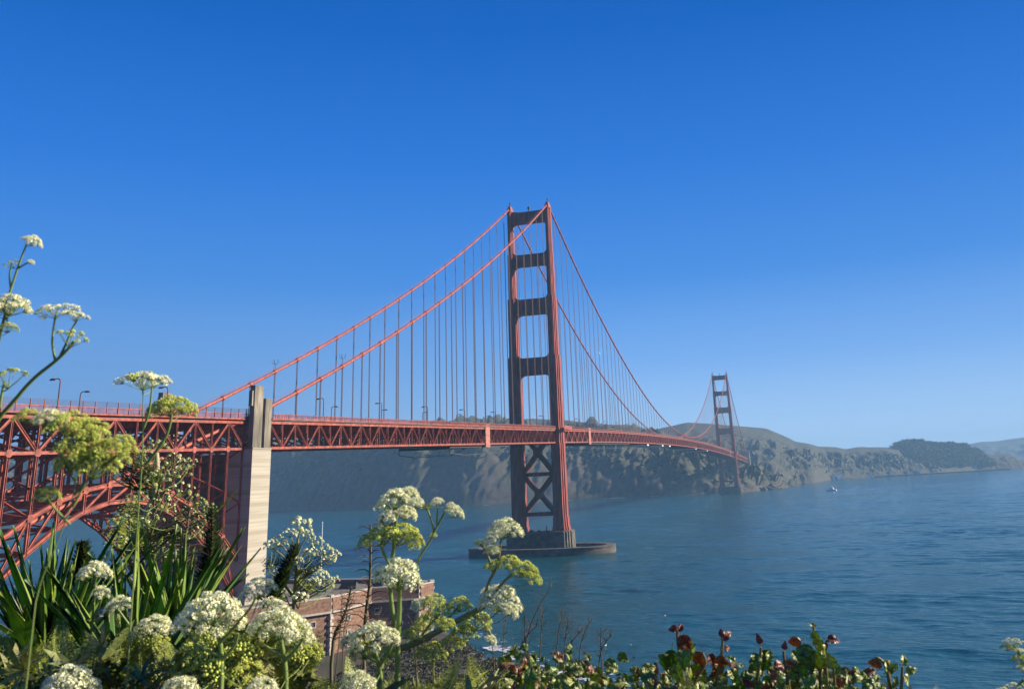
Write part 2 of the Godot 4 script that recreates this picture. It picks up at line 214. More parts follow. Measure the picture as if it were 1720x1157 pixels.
	["slender hemlock with small white umbels right of the pale pylon", [[0.0093, [[-2.8, -0.684, -4.777], [-2.746, 1.037, -4.67], [-2.705, 1.243, -4.615], [-2.676, 1.405, -4.571]]], [0.0039, [[-2.696, 1.337, -4.587], [-2.669, 1.419, -4.568], [-2.647, 1.466, -4.559]]], [0.0039, [[-2.702, 1.293, -4.6], [-2.703, 1.376, -4.573], [-2.709, 1.424, -4.556]]], [0.0039, [[-2.707, 1.255, -4.611], [-2.735, 1.339, -4.576], [-2.768, 1.388, -4.552]]], [0.0039, [[-2.709, 1.237, -4.616], [-2.76, 1.322, -4.575], [-2.815, 1.372, -4.544]]], [0.0039, [[-2.707, 1.255, -4.611], [-2.646, 1.335, -4.601], [-2.589, 1.38, -4.601]]], [0.0039, [[-2.713, 1.207, -4.624], [-2.632, 1.287, -4.62], [-2.556, 1.331, -4.626]]], [0.0039, [[-2.719, 1.16, -4.638], [-2.625, 1.239, -4.637], [-2.536, 1.282, -4.647]]], [0.0039, [[-2.714, 1.199, -4.627], [-2.668, 1.28, -4.613], [-2.626, 1.325, -4.609]]], [0.0039, [[-2.716, 1.184, -4.631], [-2.61, 1.262, -4.634], [-2.509, 1.305, -4.647]]], [0.0039, [[-2.727, 1.095, -4.657], [-2.652, 1.169, -4.653], [-2.58, 1.213, -4.657]]], [0.0039, [[-2.727, 1.095, -4.657], [-2.647, 1.115, -4.671], [-2.563, 1.159, -4.679]]], [0.0039, [[-2.727, 1.095, -4.657], [-2.674, 1.131, -4.659], [-2.621, 1.176, -4.658]]], [0.0039, [[-2.727, 1.095, -4.657], [-2.703, 1.177, -4.637], [-2.684, 1.224, -4.627]]], [0.0039, [[-2.727, 1.095, -4.657], [-2.761, 1.156, -4.628], [-2.797, 1.205, -4.603]]], [0.0039, [[-2.725, 1.11, -4.652], [-2.78, 1.196, -4.61], [-2.84, 1.246, -4.579]]], [0.0039, [[-2.727, 1.095, -4.657], [-2.753, 1.076, -4.656], [-2.771, 1.124, -4.636]]], [0.0039, [[-2.727, 1.095, -4.657], [-2.718, 1.059, -4.671], [-2.699, 1.106, -4.661]]], [0.0039, [[-2.727, 1.095, -4.657], [-2.792, 1.063, -4.65], [-2.848, 1.113, -4.619]]], [0.0039, [[-2.725, 1.11, -4.652], [-2.664, 1.19, -4.643], [-2.607, 1.235, -4.643]]], [0.0039, [[-2.703, 1.287, -4.601], [-2.664, 1.368, -4.585], [-2.63, 1.414, -4.58]]], [0.0039, [[-2.727, 1.095, -4.657], [-2.626, 1.138, -4.67], [-2.524, 1.181, -4.682]]], [0.0039, [[-2.719, 1.154, -4.64], [-2.706, 1.237, -4.617], [-2.697, 1.284, -4.604]]]], [[[-2.676, 1.481, -4.608], 0.132, "p", 0.2062241963943932, 0.15], [[-2.701, 1.442, -4.541], 0.08, "p", 0.1860866532756869, 0.15], [[-2.77, 1.405, -4.554], 0.093, "p", 0.25603241594415066, 0.15], [[-2.891, 1.383, -4.666], 0.089, "p", -0.21076389633956583, 0.15], [[-2.528, 1.403, -4.493], 0.079, "p", 0.2194649495664595, 0.15], [[-2.49, 1.356, -4.505], 0.091, "p", -0.18658454432630708, 0.15], [[-2.522, 1.302, -4.621], 0.08, "p", -0.06433129510672203, 0.15], [[-2.676, 1.337, -4.696], 0.088, "p", -0.03794022483629206, 0.15], [[-2.407, 1.336, -4.457], 0.071, "p", -0.052516673002345915, 0.15], [[-2.543, 1.236, -4.589], 0.085, "p", 0.2414531135256845, 0.15], [[-2.766, 1.139, -5.048], 0.087, "p", 0.07414130364414834, 0.15], [[-2.437, 1.226, -4.33], 0.075, "p", 0.13979923055759702, 0.15], [[-2.761, 1.229, -4.759], 0.076, "p", 0.19561372021513174, 0.15], [[-2.724, 1.234, -4.481], 0.084, "p", -0.26467194350512613, 0.15], [[-2.89, 1.257, -4.659], 0.076, "p", -0.22559122901203682, 0.15], [[-2.889, 1.12, -4.831], 0.097, "p", 0.1766539905459853, 0.15], [[-2.655, 1.132, -4.585], 0.085, "p", 0.26627850352982735, 0.15], [[-2.691, 1.159, -4.363], 0.088, "p", 0.2655515098361881, 0.15], [[-2.59, 1.255, -4.611], 0.068, "p", 0.15779618476521967, 0.15], [[-2.738, 1.423, -4.767], 0.077, "p", 0.2887259514787564, 0.15], [[-2.721, 1.163, -5.046], 0.073, "p", -0.27594532521529896, 0.15], [[-2.477, 1.33, -4.228], 0.063, "p", 0.025974189014120463, 0.15]], [[[-2.849, 1.147, -4.608], 0.155], [[-2.715, 1.139, -4.646], 0.155], [[-2.731, 1.21, -4.619], 0.155], [[-2.605, 1.123, -4.68], 0.155], [[-2.844, 1.246, -4.577], 0.155], [[-2.681, 1.205, -4.634], 0.155], [[-2.752, 1.121, -4.642], 0.155], [[-2.769, 1.096, -4.645], 0.155]]],
	["small white umbel flowers at the right edge of the picture", [[0.0042, [[0.492, -0.301, -3.145], [0.477, 1.065, -3.127], [0.471, 1.114, -3.11], [0.454, 1.143, -3.096]]], [0.0034, [[0.471, 1.049, -3.13], [0.45, 1.031, -3.131]]]], [[[0.452, 1.153, -3.092], 0.057, "x", -0.2, 0.15], [[0.469, 1.13, -3.104], 0.044, "x", 0.3, 0.15], [[0.437, 1.141, -3.092], 0.037, "g", 0.0, 0.15], [[0.472, 1.107, -3.112], 0.055, "g", 0.0, 0.15], [[0.443, 1.03, -3.129], 0.067, "x", 0.0, 0.15], [[0.416, 1.026, -3.123], 0.044, "x", 0.0, 0.15], [[0.472, 1.082, -3.12], 0.044, "x", 0.0, 0.15]], []],
]
const SWORDS := [
	["large sword-leaved plant in the bottom left corner", [-2.508, 1.136, -2.752], [[[-2.653, 1.486, -2.709], 0.05], [[-2.421, 1.437, -2.57], 0.066], [[-2.957, 1.528, -3.049], 0.039], [[-2.643, 1.481, -2.822], 0.058], [[-2.45, 1.44, -2.669], 0.066], [[-2.634, 1.518, -2.921], 0.039], [[-2.439, 1.438, -2.781], 0.054], [[-2.271, 1.418, -2.507], 0.058], [[-2.333, 1.379, -2.72], 0.05], [[-2.452, 1.408, -2.896], 0.046], [[-2.635, 1.43, -2.624], 0.058], [[-2.495, 1.368, -2.464], 0.058], [[-2.259, 1.426, -2.291], 0.07], [[-2.202, 1.304, -2.67], 0.05], [[-2.623, 1.27, -2.57], 0.058], [[-2.051, 1.376, -2.362], 0.05], [[-2.11, 1.408, -2.228], 0.066], [[-2.421, 1.179, -2.977], 0.05], [[-2.417, 1.228, -2.421], 0.054], [[-2.722, 1.315, -3.071], 0.058], [[-2.619, 1.289, -3.107], 0.046]]],
	["grey-green sword-leaved plant below the arch's right foot", [-2.39, 1.12, -3.221], [[[-2.427, 1.444, -3.107], 0.057], [[-2.601, 1.364, -3.412], 0.053], [[-2.276, 1.351, -2.961], 0.057], [[-2.463, 1.32, -3.354], 0.053], [[-2.324, 1.402, -3.256], 0.053], [[-2.396, 1.43, -3.445], 0.053], [[-2.168, 1.404, -3.08], 0.057], [[-2.308, 1.353, -3.384], 0.048], [[-2.098, 1.345, -2.901], 0.057], [[-2.574, 1.294, -3.225], 0.048], [[-2.571, 1.347, -3.426], 0.048], [[-2.287, 1.29, -3.41], 0.044], [[-2.748, 1.332, -3.384], 0.048], [[-2.253, 1.314, -2.87], 0.053], [[-2.15, 1.225, -3.251], 0.048], [[-2.483, 1.24, -3.483], 0.057]]],
	["dark sword-leaved plant low in the bottom left, behind flowers", [-1.963, 1.106, -2.472], [[[-2.045, 1.295, -2.389], 0.05], [[-2.076, 1.254, -2.503], 0.047], [[-2.085, 1.297, -2.595], 0.05], [[-1.881, 1.247, -2.448], 0.047], [[-2.119, 1.247, -2.71], 0.044], [[-1.974, 1.205, -2.653], 0.044], [[-2.163, 1.233, -2.486], 0.047], [[-1.745, 1.276, -2.15], 0.05], [[-1.815, 1.188, -2.484], 0.044], [[-2.04, 1.219, -2.307], 0.047], [[-1.654, 1.258, -2.18], 0.047]]],
]
const SPIKES := [
	["bare dry spike with curled bracts standing before the water", "dry", [-1.8, 1.111, -3.596], [-1.727, 1.508, -3.487], 0.107],
	["dry spike with curled bracts right of the leaning pale stalk", "dry", [-2.632, 1.291, -3.536], [-2.531, 1.604, -3.462], 0.152],
	["dark green leafy spike beside the arch's right foot", "leafy", [-2.573, 1.276, -3.664], [-2.506, 1.594, -3.58], 0.085],
	["dark green leafy spike leaning right of the pylon", "leafy", [-2.501, 1.17, -4.042], [-2.355, 1.41, -4.004], 0.087],
	["short green leafy spike among the left sword leaves", "leafy", [-2.86, 1.327, -3.248], [-2.816, 1.492, -3.206], 0.084],
	["second bare dry spike, thin, left of the brick fort's corner", "dry", [-1.974, 1.067, -3.673], [-1.879, 1.269, -3.633], 0.062],
]
const STALKS := [
	[[-1.049, 0.976, -3.187], [-0.976, 1.2, -3.134], [-0.9, 1.312, -3.118]],
	[[-0.978, 0.991, -3.201], [-0.948, 1.17, -3.151], [-0.933, 1.239, -3.133]],
	[[-0.932, 0.979, -3.217], [-0.896, 1.159, -3.169], [-0.873, 1.227, -3.153]],
	[[-0.896, 0.969, -3.23], [-0.876, 1.144, -3.179], [-0.857, 1.208, -3.163]],
	[[-0.859, 0.97, -3.239], [-0.825, 1.139, -3.194], [-0.793, 1.196, -3.184]],
	[[-0.803, 0.964, -3.256], [-0.763, 1.115, -3.218], [-0.727, 1.155, -3.214]],
	[[-1.017, 0.974, -3.196], [-0.999, 1.168, -3.139], [-0.992, 1.251, -3.114]],
	[[-1.091, 0.981, -3.174], [-1.069, 1.155, -3.124], [-1.052, 1.217, -3.109]],
	[[-1.064, 0.976, -3.183], [-1.012, 1.141, -3.144], [-0.958, 1.194, -3.141]],
	[[-0.915, 0.969, -3.225], [-0.865, 1.125, -3.188], [-0.824, 1.169, -3.184]],
	[[-0.774, 0.972, -3.261], [-0.766, 1.125, -3.214], [-0.759, 1.166, -3.202]],
	[[-1.119, 0.988, -3.165], [-1.106, 1.141, -3.119], [-1.122, 1.183, -3.101]],
	[[-1.62, 1.021, -3.023], [-1.572, 1.223, -2.97], [-1.555, 1.315, -2.945]],
	[[-1.592, 1.019, -3.03], [-1.562, 1.213, -2.976], [-1.529, 1.295, -2.958]],
	[[-1.543, 1.036, -3.038], [-1.481, 1.2, -3.002], [-1.441, 1.254, -2.995]],
	[[-1.359, 1.009, -3.095], [-1.346, 1.175, -3.045], [-1.35, 1.231, -3.026]],
]
const SHOOTS := [
	["tallest broad-leaved shoot left of the gap, red at its tip", [[-0.389, 1.097, -2.456], [-0.383, 1.164, -2.435], [-0.383, 1.219, -2.418], [-0.384, 1.267, -2.402], [-0.382, 1.294, -2.394]], [[[-0.382, 1.292, -2.395], 0.026, 170, "r"], [[-0.379, 1.287, -2.397], 0.028, 60, "r"], [[-0.374, 1.282, -2.378], 0.048, -60, "r"], [[-0.371, 1.266, -2.406], 0.057, -70, "y"], [[-0.381, 1.251, -2.441], 0.051, -40, "g"], [[-0.4, 1.247, -2.404], 0.062, -100, "g"], [[-0.365, 1.251, -2.38], 0.054, -110, "g"], [[-0.397, 1.217, -2.415], 0.057, -80, "y"], [[-0.367, 1.207, -2.448], 0.057, -60, "y"], [[-0.42, 1.229, -2.448], 0.051, -120, "g"]]],
	["short shoot with one drooping bronze leaf", [[-0.382, 1.097, -2.511], [-0.362, 1.166, -2.495], [-0.334, 1.204, -2.49], [-0.338, 1.226, -2.482]], [[[-0.34, 1.23, -2.48], 0.052, -110, "b"], [[-0.327, 1.219, -2.508], 0.035, -60, "r"]]],
	["thin reddish shoot with a hanging brown leaf", [[-0.326, 1.107, -2.469], [-0.303, 1.181, -2.451], [-0.288, 1.228, -2.44], [-0.28, 1.268, -2.429]], [[[-0.283, 1.266, -2.429], 0.031, 30, "r"], [[-0.281, 1.271, -2.428], 0.023, 100, "r"], [[-0.28, 1.241, -2.438], 0.02, 20, "r"], [[-0.282, 1.234, -2.418], 0.062, -80, "b"], [[-0.3, 1.208, -2.465], 0.043, -110, "b"]]],
	["shoot with a large round green leaf", [[-0.236, 1.096, -2.496], [-0.217, 1.157, -2.482], [-0.202, 1.21, -2.468], [-0.195, 1.243, -2.46]], [[[-0.194, 1.251, -2.457], 0.023, 110, "r"], [[-0.21, 1.231, -2.459], 0.057, -100, "g"], [[-0.196, 1.232, -2.496], 0.062, -75, "g"], [[-0.183, 1.21, -2.474], 0.034, 60, "y"], [[-0.243, 1.186, -2.498], 0.057, -95, "g"], [[-0.172, 1.191, -2.504], 0.037, 10, "r"]]],
	["tallest yellow-green shoot above the broad-leaved bushes", [[-0.082, 1.082, -2.541], [-0.068, 1.163, -2.519], [-0.062, 1.231, -2.498], [-0.068, 1.27, -2.485], [-0.069, 1.286, -2.479]], [[[-0.069, 1.28, -2.481], 0.026, 95, "y"], [[-0.073, 1.276, -2.46], 0.034, -60, "y"], [[-0.066, 1.261, -2.488], 0.043, -80, "y"], [[-0.061, 1.241, -2.517], 0.048, -70, "y"], [[-0.093, 1.246, -2.485], 0.065, -95, "g"], [[-0.077, 1.238, -2.47], 0.071, -80, "v"], [[-0.126, 1.228, -2.504], 0.04, -60, "g"], [[-0.103, 1.249, -2.514], 0.048, 200, "b"], [[-0.116, 1.2, -2.527], 0.057, -90, "g"], [[-0.06, 1.204, -2.551], 0.048, -60, "y"]]],
	["thin shoot with a single red leaf at its tip", [[-0.059, 1.082, -2.601], [-0.054, 1.166, -2.576], [-0.052, 1.221, -2.558], [-0.041, 1.244, -2.554]], [[[-0.041, 1.247, -2.553], 0.035, -10, "r"], [[-0.047, 1.238, -2.554], 0.023, -100, "r"]]],
	["leaning shoot with a bent bare stem", [[-0.15, 1.086, -2.522], [-0.142, 1.14, -2.507], [-0.145, 1.208, -2.484], [-0.144, 1.232, -2.477]], [[[-0.142, 1.235, -2.476], 0.02, 80, "r"], [[-0.145, 1.208, -2.484], 0.031, -30, "b"]]],
	["hooked bronze shoot near the right end of the bushes", [[0.088, 1.074, -2.588], [0.09, 1.142, -2.567], [0.084, 1.19, -2.55], [0.069, 1.206, -2.541], [0.057, 1.196, -2.541]], [[[0.066, 1.205, -2.541], 0.048, -100, "b"], [[0.085, 1.2, -2.547], 0.043, -70, "y"], [[0.089, 1.179, -2.577], 0.043, -50, "g"]]],
	["yellow-leaved shoot at the right end of the bushes", [[0.105, 1.074, -2.593], [0.116, 1.141, -2.574], [0.124, 1.184, -2.563]], [[[0.125, 1.187, -2.562], 0.031, 60, "y"], [[0.113, 1.179, -2.561], 0.031, 150, "y"], [[0.132, 1.169, -2.591], 0.034, 10, "y"], [[0.124, 1.163, -2.57], 0.037, -50, "y"], [[0.108, 1.161, -2.566], 0.034, -120, "g"]]],
	["small bright green upright leaf between two shoots", [[-0.04, 1.094, -2.548], [-0.037, 1.148, -2.532], [-0.034, 1.189, -2.519]], [[[-0.035, 1.186, -2.52], 0.043, 100, "y"], [[-0.031, 1.175, -2.525], 0.031, 60, "g"]]],
]
const BUSHES := [
	["low bush of small green and red leaves left of the others", [-0.805, 1.23, -2.303], [-0.634, 1.222, -2.351]],
	["low leafy bush with reddish leaves below the open water", [-0.657, 1.204, -2.351], [-0.446, 1.195, -2.409]],
	["green leafy bush under the red-tipped shoot", [-0.461, 1.179, -2.41], [-0.27, 1.17, -2.463]],
	["leafy bush with bronze leaves between the two tall shoots", [-0.277, 1.173, -2.461], [-0.113, 1.165, -2.506]],
	["leafy bush with crinkled bronze leaves below the yellow-green shoot", [-0.126, 1.169, -2.502], [0.017, 1.162, -2.541]],
	["leafy bush at the right end, thinning out over the water", [0.003, 1.16, -2.538], [0.146, 1.153, -2.578]],
]

# ---------------------------------------------------------------- camera, sky, sun
const SUN := Vector3(0.845, 0.405, -0.350)   # towards the sun: over the bay, a little beyond the bridge's axis

func set_camera() -> void:
	var cam := Camera3D.new()
	cam.name = "camera"
	add_child(cam)
	var fwd := Vector3(-0.242936, 0.297048, -0.923436)
	var up := Vector3(0.120686, 0.953805, 0.275066)
	fwd = fwd.normalized()
	cam.look_at_from_position(Vector3(176.35, 45.07, 593.87), Vector3(176.35, 45.07, 593.87) + fwd, up)
	cam.projection = Camera3D.PROJECTION_FRUSTUM   # a cropped picture: the lens axis lies above and right of its middle
	cam.near = 0.1
	cam.far = 20000.0
	cam.size = 0.1 * 1157.0 / 1551.5
	cam.frustum_offset = Vector2(-73.7, -259.9) * 0.1 / 1551.5
	cam.current = true
	var lens := CameraAttributesPhysical.new()
	lens.frustum_near = 0.1
	lens.frustum_far = 20000.0
	lens.frustum_focal_length = 50.0
	lens.exposure_aperture = 17.0
	lens.frustum_focus_distance = 120.0
	cam.attributes = lens

func set_sky() -> void:
	var e := Environment.new()
	e.background_mode = Environment.BG_SKY
	e.tonemap_mode = Environment.TONE_MAPPER_LINEAR
	e.tonemap_exposure = 2.1
	e.sdfgi_enabled = true; e.ssao_enabled = true; e.ssil_enabled = true
	e.fog_enabled = true
	e.fog_density = 0.00012
	e.fog_light_color = lin(0.34, 0.66, 1.0)
	# clear air: deep blue above, pale towards the horizon, paler on the sun's side, greyer over the open sea
	var w := 720
	var h := 360
	var im := Image.create(w, h, false, Image.FORMAT_RGBF)
	var sun := SUN.normalized()
	var stops := [[0.0, Color(0.56, 0.76, 1.02)], [0.05, Color(0.36, 0.60, 0.96)], [0.11, Color(0.175, 0.42, 0.89)], [0.20, Color(0.050, 0.265, 0.78)], [0.32, Color(0.016, 0.185, 0.70)], [0.46, Color(0.0, 0.122, 0.55)], [0.7, Color(0.003, 0.08, 0.45)], [1.01, Color(0.003, 0.07, 0.40)]]
	for j in h:
		var el := (0.5 - (j + 0.5) / h) * PI
		var s := maxf(sin(el), 0.0)
		var base := Color.BLACK
		for k in stops.size() - 1:
			if s >= stops[k][0] and s <= stops[k + 1][0]:
				base = stops[k][1].lerp(stops[k + 1][1], (s - stops[k][0]) / (stops[k + 1][0] - stops[k][0]))
		for i in w:
			var az := (i + 0.5) / w * TAU
			var d := Vector3(sin(az) * cos(el), sin(el), -cos(az) * cos(el))
			var near := clampf(d.dot(sun), -1.0, 1.0) * 0.5 + 0.5
			var low := exp(-s * 9.0)
			var c := base
			c = c.lerp(Color(0.42, 0.62, 0.88), clampf((near - 0.35) * 0.55, 0.0, 0.4) * low)
			c = c.lerp(Color(0.115, 0.27, 0.56), clampf((0.62 - near) * 4.0, 0.0, 0.95) * exp(-pow(s / 0.16, 2.0)))
			im.set_pixel(i, j, Color(c.r / 2.1, c.g / 2.1, c.b / 2.1))
	var sky := Sky.new()
	var pm := PanoramaSkyMaterial.new()
	pm.panorama = ImageTexture.create_from_image(im)
	sky.sky_material = pm
	e.sky = sky
	var we := WorldEnvironment.new()
	we.name = "world"
	we.environment = e
	add_child(we)

func set_sun() -> void:
	var l := DirectionalLight3D.new()
	l.name = "sun"
	add_child(l)
	l.look_at_from_position(Vector3.ZERO, -SUN, Vector3.UP)
	l.light_energy = 1.6
	l.light_color = Color(1.0, 0.93, 0.82)
	l.light_angular_distance = 0.5
	l.shadow_enabled = true

func make_materials() -> void:
	M.red = stuff(0.41, 0.088, 0.055, 0.55, grain(0.6, 1.0, 3), 0.07)
	M.red_wide = stuff(0.34, 0.065, 0.042, 0.55, grain(0.6, 1.0, 4), 0.035)
	M.red_wide.uv1_scale = Vector3(0.08, 0.012, 0.08)
	M.panel = stuff(0.45, 0.17, 0.13, 0.6, grain(0.75, 1.0, 6), 0.1)
	M.rope = stuff(0.07, 0.035, 0.04, 0.6)
	M.dark = stuff(0.03, 0.032, 0.036, 0.7)
	M.lampgrey = stuff(0.10, 0.035, 0.03, 0.6)
	M.lens = stuff(0.6, 0.6, 0.55, 0.3)
	M.asphalt = stuff(0.05, 0.05, 0.05, 0.9, grain(0.8, 1.0, 5), 0.2)
	M.concrete = stuff(0.46, 0.425, 0.35, 0.9, noise_tex(7, 0.008, [[0.1, Color(0.84, 0.82, 0.78)], [0.45, Color(0.93, 0.92, 0.9)], [0.8, Color(1, 1, 1)]], 6), 0.022)
	M.concrete.albedo_color = lin(0.36, 0.345, 0.30)
	M.concrete.uv1_scale = Vector3(0.0035, 0.13, 0.0035)   # board marks run level
	M.weathered = stuff(0.26, 0.235, 0.19, 0.9, grain(0.6, 1.0, 17), 0.05)
	M.weathered.uv1_scale = Vector3(0.06, 0.015, 0.06)
	M.fender = stuff(0.12, 0.112, 0.098, 0.9, grain(0.6, 1.0, 16), 0.03)
	M.concrete_old = stuff(0.17, 0.155, 0.13, 0.9, noise_tex(8, 0.008, [[0.1, Color(0.68, 0.65, 0.61)], [0.5, Color(0.87, 0.85, 0.82)], [0.9, Color(1, 1, 1)]], 6), 0.03)
	M.brick = stuff(0.225, 0.14, 0.105, 0.9, noise_tex(9, 0.012, [[0.1, Color(0.62, 0.58, 0.55)], [0.5, Color(0.9, 0.86, 0.82)], [0.9, Color(1, 1, 1)]], 5), 0.14)
	M.granite = stuff(0.44, 0.415, 0.36, 0.85, grain(0.75, 1.0, 10), 0.2)
	M.white = stuff(0.72, 0.72, 0.70, 0.6)
	M.glass = stuff(0.02, 0.025, 0.03, 0.15)

func height_mat(hill: StandardMaterial3D) -> void:
	hill.vertex_color_use_as_albedo = true

func make_water() -> void:
	var m := StandardMaterial3D.new()
	m.albedo_color = lin(0.005, 0.062, 0.075)
	m.roughness = 0.09
	m.metallic_specular = 0.2
	var wave := FastNoiseLite.new()
	wave.seed = 21; wave.frequency = 0.012; wave.fractal_octaves = 6; wave.fractal_gain = 0.62; wave.noise_type = FastNoiseLite.TYPE_SIMPLEX_SMOOTH
	wave.domain_warp_enabled = true; wave.domain_warp_amplitude = 30.0; wave.domain_warp_frequency = 0.01
	var nt := NoiseTexture2D.new()
	nt.width = 2048; nt.height = 2048; nt.seamless = true; nt.noise = wave; nt.as_normal_map = true; nt.bump_strength = 8.0
	m.normal_enabled = true
	m.normal_texture = nt
	m.normal_scale = 1.0
	m.uv1_triplanar = true; m.uv1_world_triplanar = true
	m.uv1_scale = Vector3(1.0 / 230.0, 1.0, 1.0 / 110.0)
	M.water = m
	# one sheet; where the waves are near enough to be told apart they are modelled
	var xs := []
	var zs := []
	# finer towards the near shore
	for q in [[-3600.0, -1600.0, 200.0], [-1600.0, -700.0, 20.0], [-700.0, -60.0, 5.0], [-60.0, 330.0, 1.5], [330.0, 700.0, 5.0], [700.0, 1500.0, 20.0], [1500.0, 3400.0, 200.0]]:
		var x: float = q[0]
		while x < q[1]:
			xs.append(x)
			x += q[2]
	for q in [[-7400.0, -3400.0, 200.0], [-3400.0, -1500.0, 14.0], [-1500.0, -700.0, 6.0], [-700.0, -250.0, 3.5], [-250.0, 60.0, 2.0], [60.0, 425.0, 1.1], [425.0, 1000.0, 40.0]]:
		var z: float = q[0]
		while z < q[1]:
			zs.append(z)
			z += q[2]
	var swell := FastNoiseLite.new()
	swell.seed = 61; swell.frequency = 1.0 / 13.0; swell.fractal_octaves = 3; swell.fractal_gain = 0.55; swell.noise_type = FastNoiseLite.TYPE_SIMPLEX_SMOOTH
	var gust := FastNoiseLite.new()
	gust.seed = 62; gust.frequency = 1.0 / 120.0; gust.fractal_octaves = 2
	var b := MB.new()
	for i in xs.size():
		for j in zs.size():
			var px: float = xs[i]
			var pz: float = zs[j]
			var edge := clampf(minf(minf(px + 1600.0, 1500.0 - px) / 200.0, minf((pz + 3400.0) / 600.0, (440.0 - pz) / 40.0)), 0.0, 1.0)
			var y := 0.0
			if edge > 0.0:
				var u := px * 0.97 + pz * 0.24
				var w := pz * 0.97 - px * 0.24
				y = edge * clampf(0.6 + 0.9 * gust.get_noise_2d(px, pz * 2.2), 0.12, 1.3) * 0.72 * swell.get_noise_2d(u * 0.36, w)
			b.vert(Vector3(px, y, pz), Vector3.UP, Vector2(px, pz) * 0.001)
	for i in xs.size() - 1:
		for j in zs.size() - 1:
			var a := i * zs.size() + j
			var d := a + zs.size()
			b.face(a, d, d + 1); b.face(a, d + 1, a + 1)
	smooth_normals(b)
	struct("water", b.mesh(), m)

# ---------------------------------------------------------------- land across the water
func along(line: Array, t: float) -> Vector3:   # a point of a polyline of [x, y, z], by its x
	if t <= line[0].x: return line[0]
	for k in line.size() - 1:
		if t <= line[k + 1].x:
			return line[k].lerp(line[k + 1], (t - line[k].x) / (line[k + 1].x - line[k].x))
	return line[-1]

func smooth_along(line: Array, t: float, d: float) -> Vector3:
	return (along(line, t - d) + along(line, t) * 2.0 + along(line, t + d)) / 4.0

# land lofted from its shore line over a cliff edge to its ridge and down behind it
func hill(called: String, shore: Array, ridge: Array, x0: float, x1: float, nu: int, nv: int, cliff: float, rough: float, cell: float, seed_: int, palette: Array, mat: Material, back := 500.0) -> MeshInstance3D:
	var f := FastNoiseLite.new()
	f.seed = seed_; f.frequency = 1.0 / cell; f.fractal_type = FastNoiseLite.FRACTAL_RIDGED; f.fractal_octaves = 5; f.noise_type = FastNoiseLite.TYPE_SIMPLEX_SMOOTH
	var g := FastNoiseLite.new()
	g.seed = seed_ + 5; g.frequency = 1.0 / (cell * 0.35); g.fractal_octaves = 5; g.noise_type = FastNoiseLite.TYPE_SIMPLEX_SMOOTH
	var e3 := FastNoiseLite.new()
	e3.seed = seed_ + 9; e3.frequency = 1.0 / (cell * 0.14); e3.fractal_octaves = 4; e3.fractal_type = FastNoiseLite.FRACTAL_RIDGED
	var b := MB.new()
	for i in nu + 1:
		var t := lerpf(x0, x1, float(i) / nu)
		var u := float(i) / nu
		var r: Vector3 = smooth_along(ridge, t, (x1 - x0) * 0.004)
		# the shore point that lies in front of the ridge point, by share of the length
		var st := lerpf(shore[0].x, shore[-1].x, (t - ridge[0].x) / (ridge[-1].x - ridge[0].x))
		var s: Vector3 = smooth_along(shore, st, absf(shore[-1].x - shore[0].x) * 0.006)
		for j in nv + 1:
			var w := float(j) / nv
			var p: Vector3
			var amp := 0.0
			if w < 0.72:
				var q := w / 0.72
				p = s.lerp(r, q)
				var rise := cliff * (1.0 - exp(-q * 9.0)) + (1.0 - cliff) * pow(q, 0.9)
				p.y = lerpf(-3.0, r.y, rise)
				amp = (0.25 + 0.75 * smoothstep(0.0, 0.3, q)) * smoothstep(0.0, 0.03, q) * lerpf(1.0, 0.04, smoothstep(0.5, 0.9, q))
			else:
				var q := (w - 0.72) / 0.28
				p = r + Vector3(0, 0, -back * q)
				p.y = r.y * (1.0 - q * q * 0.9)
				amp = lerpf(0.05, 0.15, q)
			var k := f.get_noise_2d(p.x, p.z)
			var k2 := g.get_noise_2d(p.x + 900.0, p.z)
			p.y += amp * rough * (k * 0.8 + k2 * 0.45 + (0.5 * e3.get_noise_2d(p.x, p.z) * smoothstep(0.6, 0.3, w)))
			p.z += amp * rough * 0.9 * e3.get_noise_2d(p.x * 1.3, p.y * 0.5 + 80.0) * smoothstep(0.6, 0.35, w)
			if w < 0.6: p.z += amp * rough * (0.4 * k2 + 1.5 * smoothstep(0.0, 0.12, w) * smoothstep(0.6, 0.25, w) * f.get_noise_2d(p.x * 1.2 + 500.0, p.y * 0.4))
			# what grows there: patches of dry grass, scrub and bare rock
			var h1 := g.get_noise_2d(p.x * 0.6 + p.y, p.z * 0.6 - 300.0)
			var h2 := f.get_noise_2d(p.x * 2.3 + 70.0, p.z * 2.3 + p.y * 2.0)
			var c: Color = palette[0]
			c = c.lerp(palette[1], smoothstep(-0.12, 0.12, h1))
			c = c.lerp(palette[2], smoothstep(0.1, 0.35, h2))
			if w < 0.2:
				c = c.lerp(palette[3], smoothstep(0.11, 0.03, w + 0.09 * h2 + 0.1 * h1))
			b.col = c
			b.vert(p, Vector3.UP, Vector2(u, w))
	for i in nu:
		for j in nv:
			var a := i * (nv + 1) + j
			var d := a + nv + 1
			b.face(a, d, d + 1); b.face(a, d + 1, a + 1)
	smooth_normals(b)
	return struct(called, b.mesh(), mat)

func smooth_normals(b: MB) -> void:
	var nn := PackedVector3Array()
	nn.resize(b.v.size())
	for k in range(0, b.ix.size(), 3):
		var i0 := b.ix[k]
		var i1 := b.ix[k + 1]
		var i2 := b.ix[k + 2]
		var fn := (b.v[i2] - b.v[i0]).cross(b.v[i1] - b.v[i0])
		nn[i0] += fn; nn[i1] += fn; nn[i2] += fn
	for i in nn.size(): b.n[i] = nn[i].normalized() if nn[i].length_squared() > 0 else Vector3.UP

func pts(a: Array) -> Array:
	return a.map(func(q): return Vector3(q[0], q[1], q[2]))

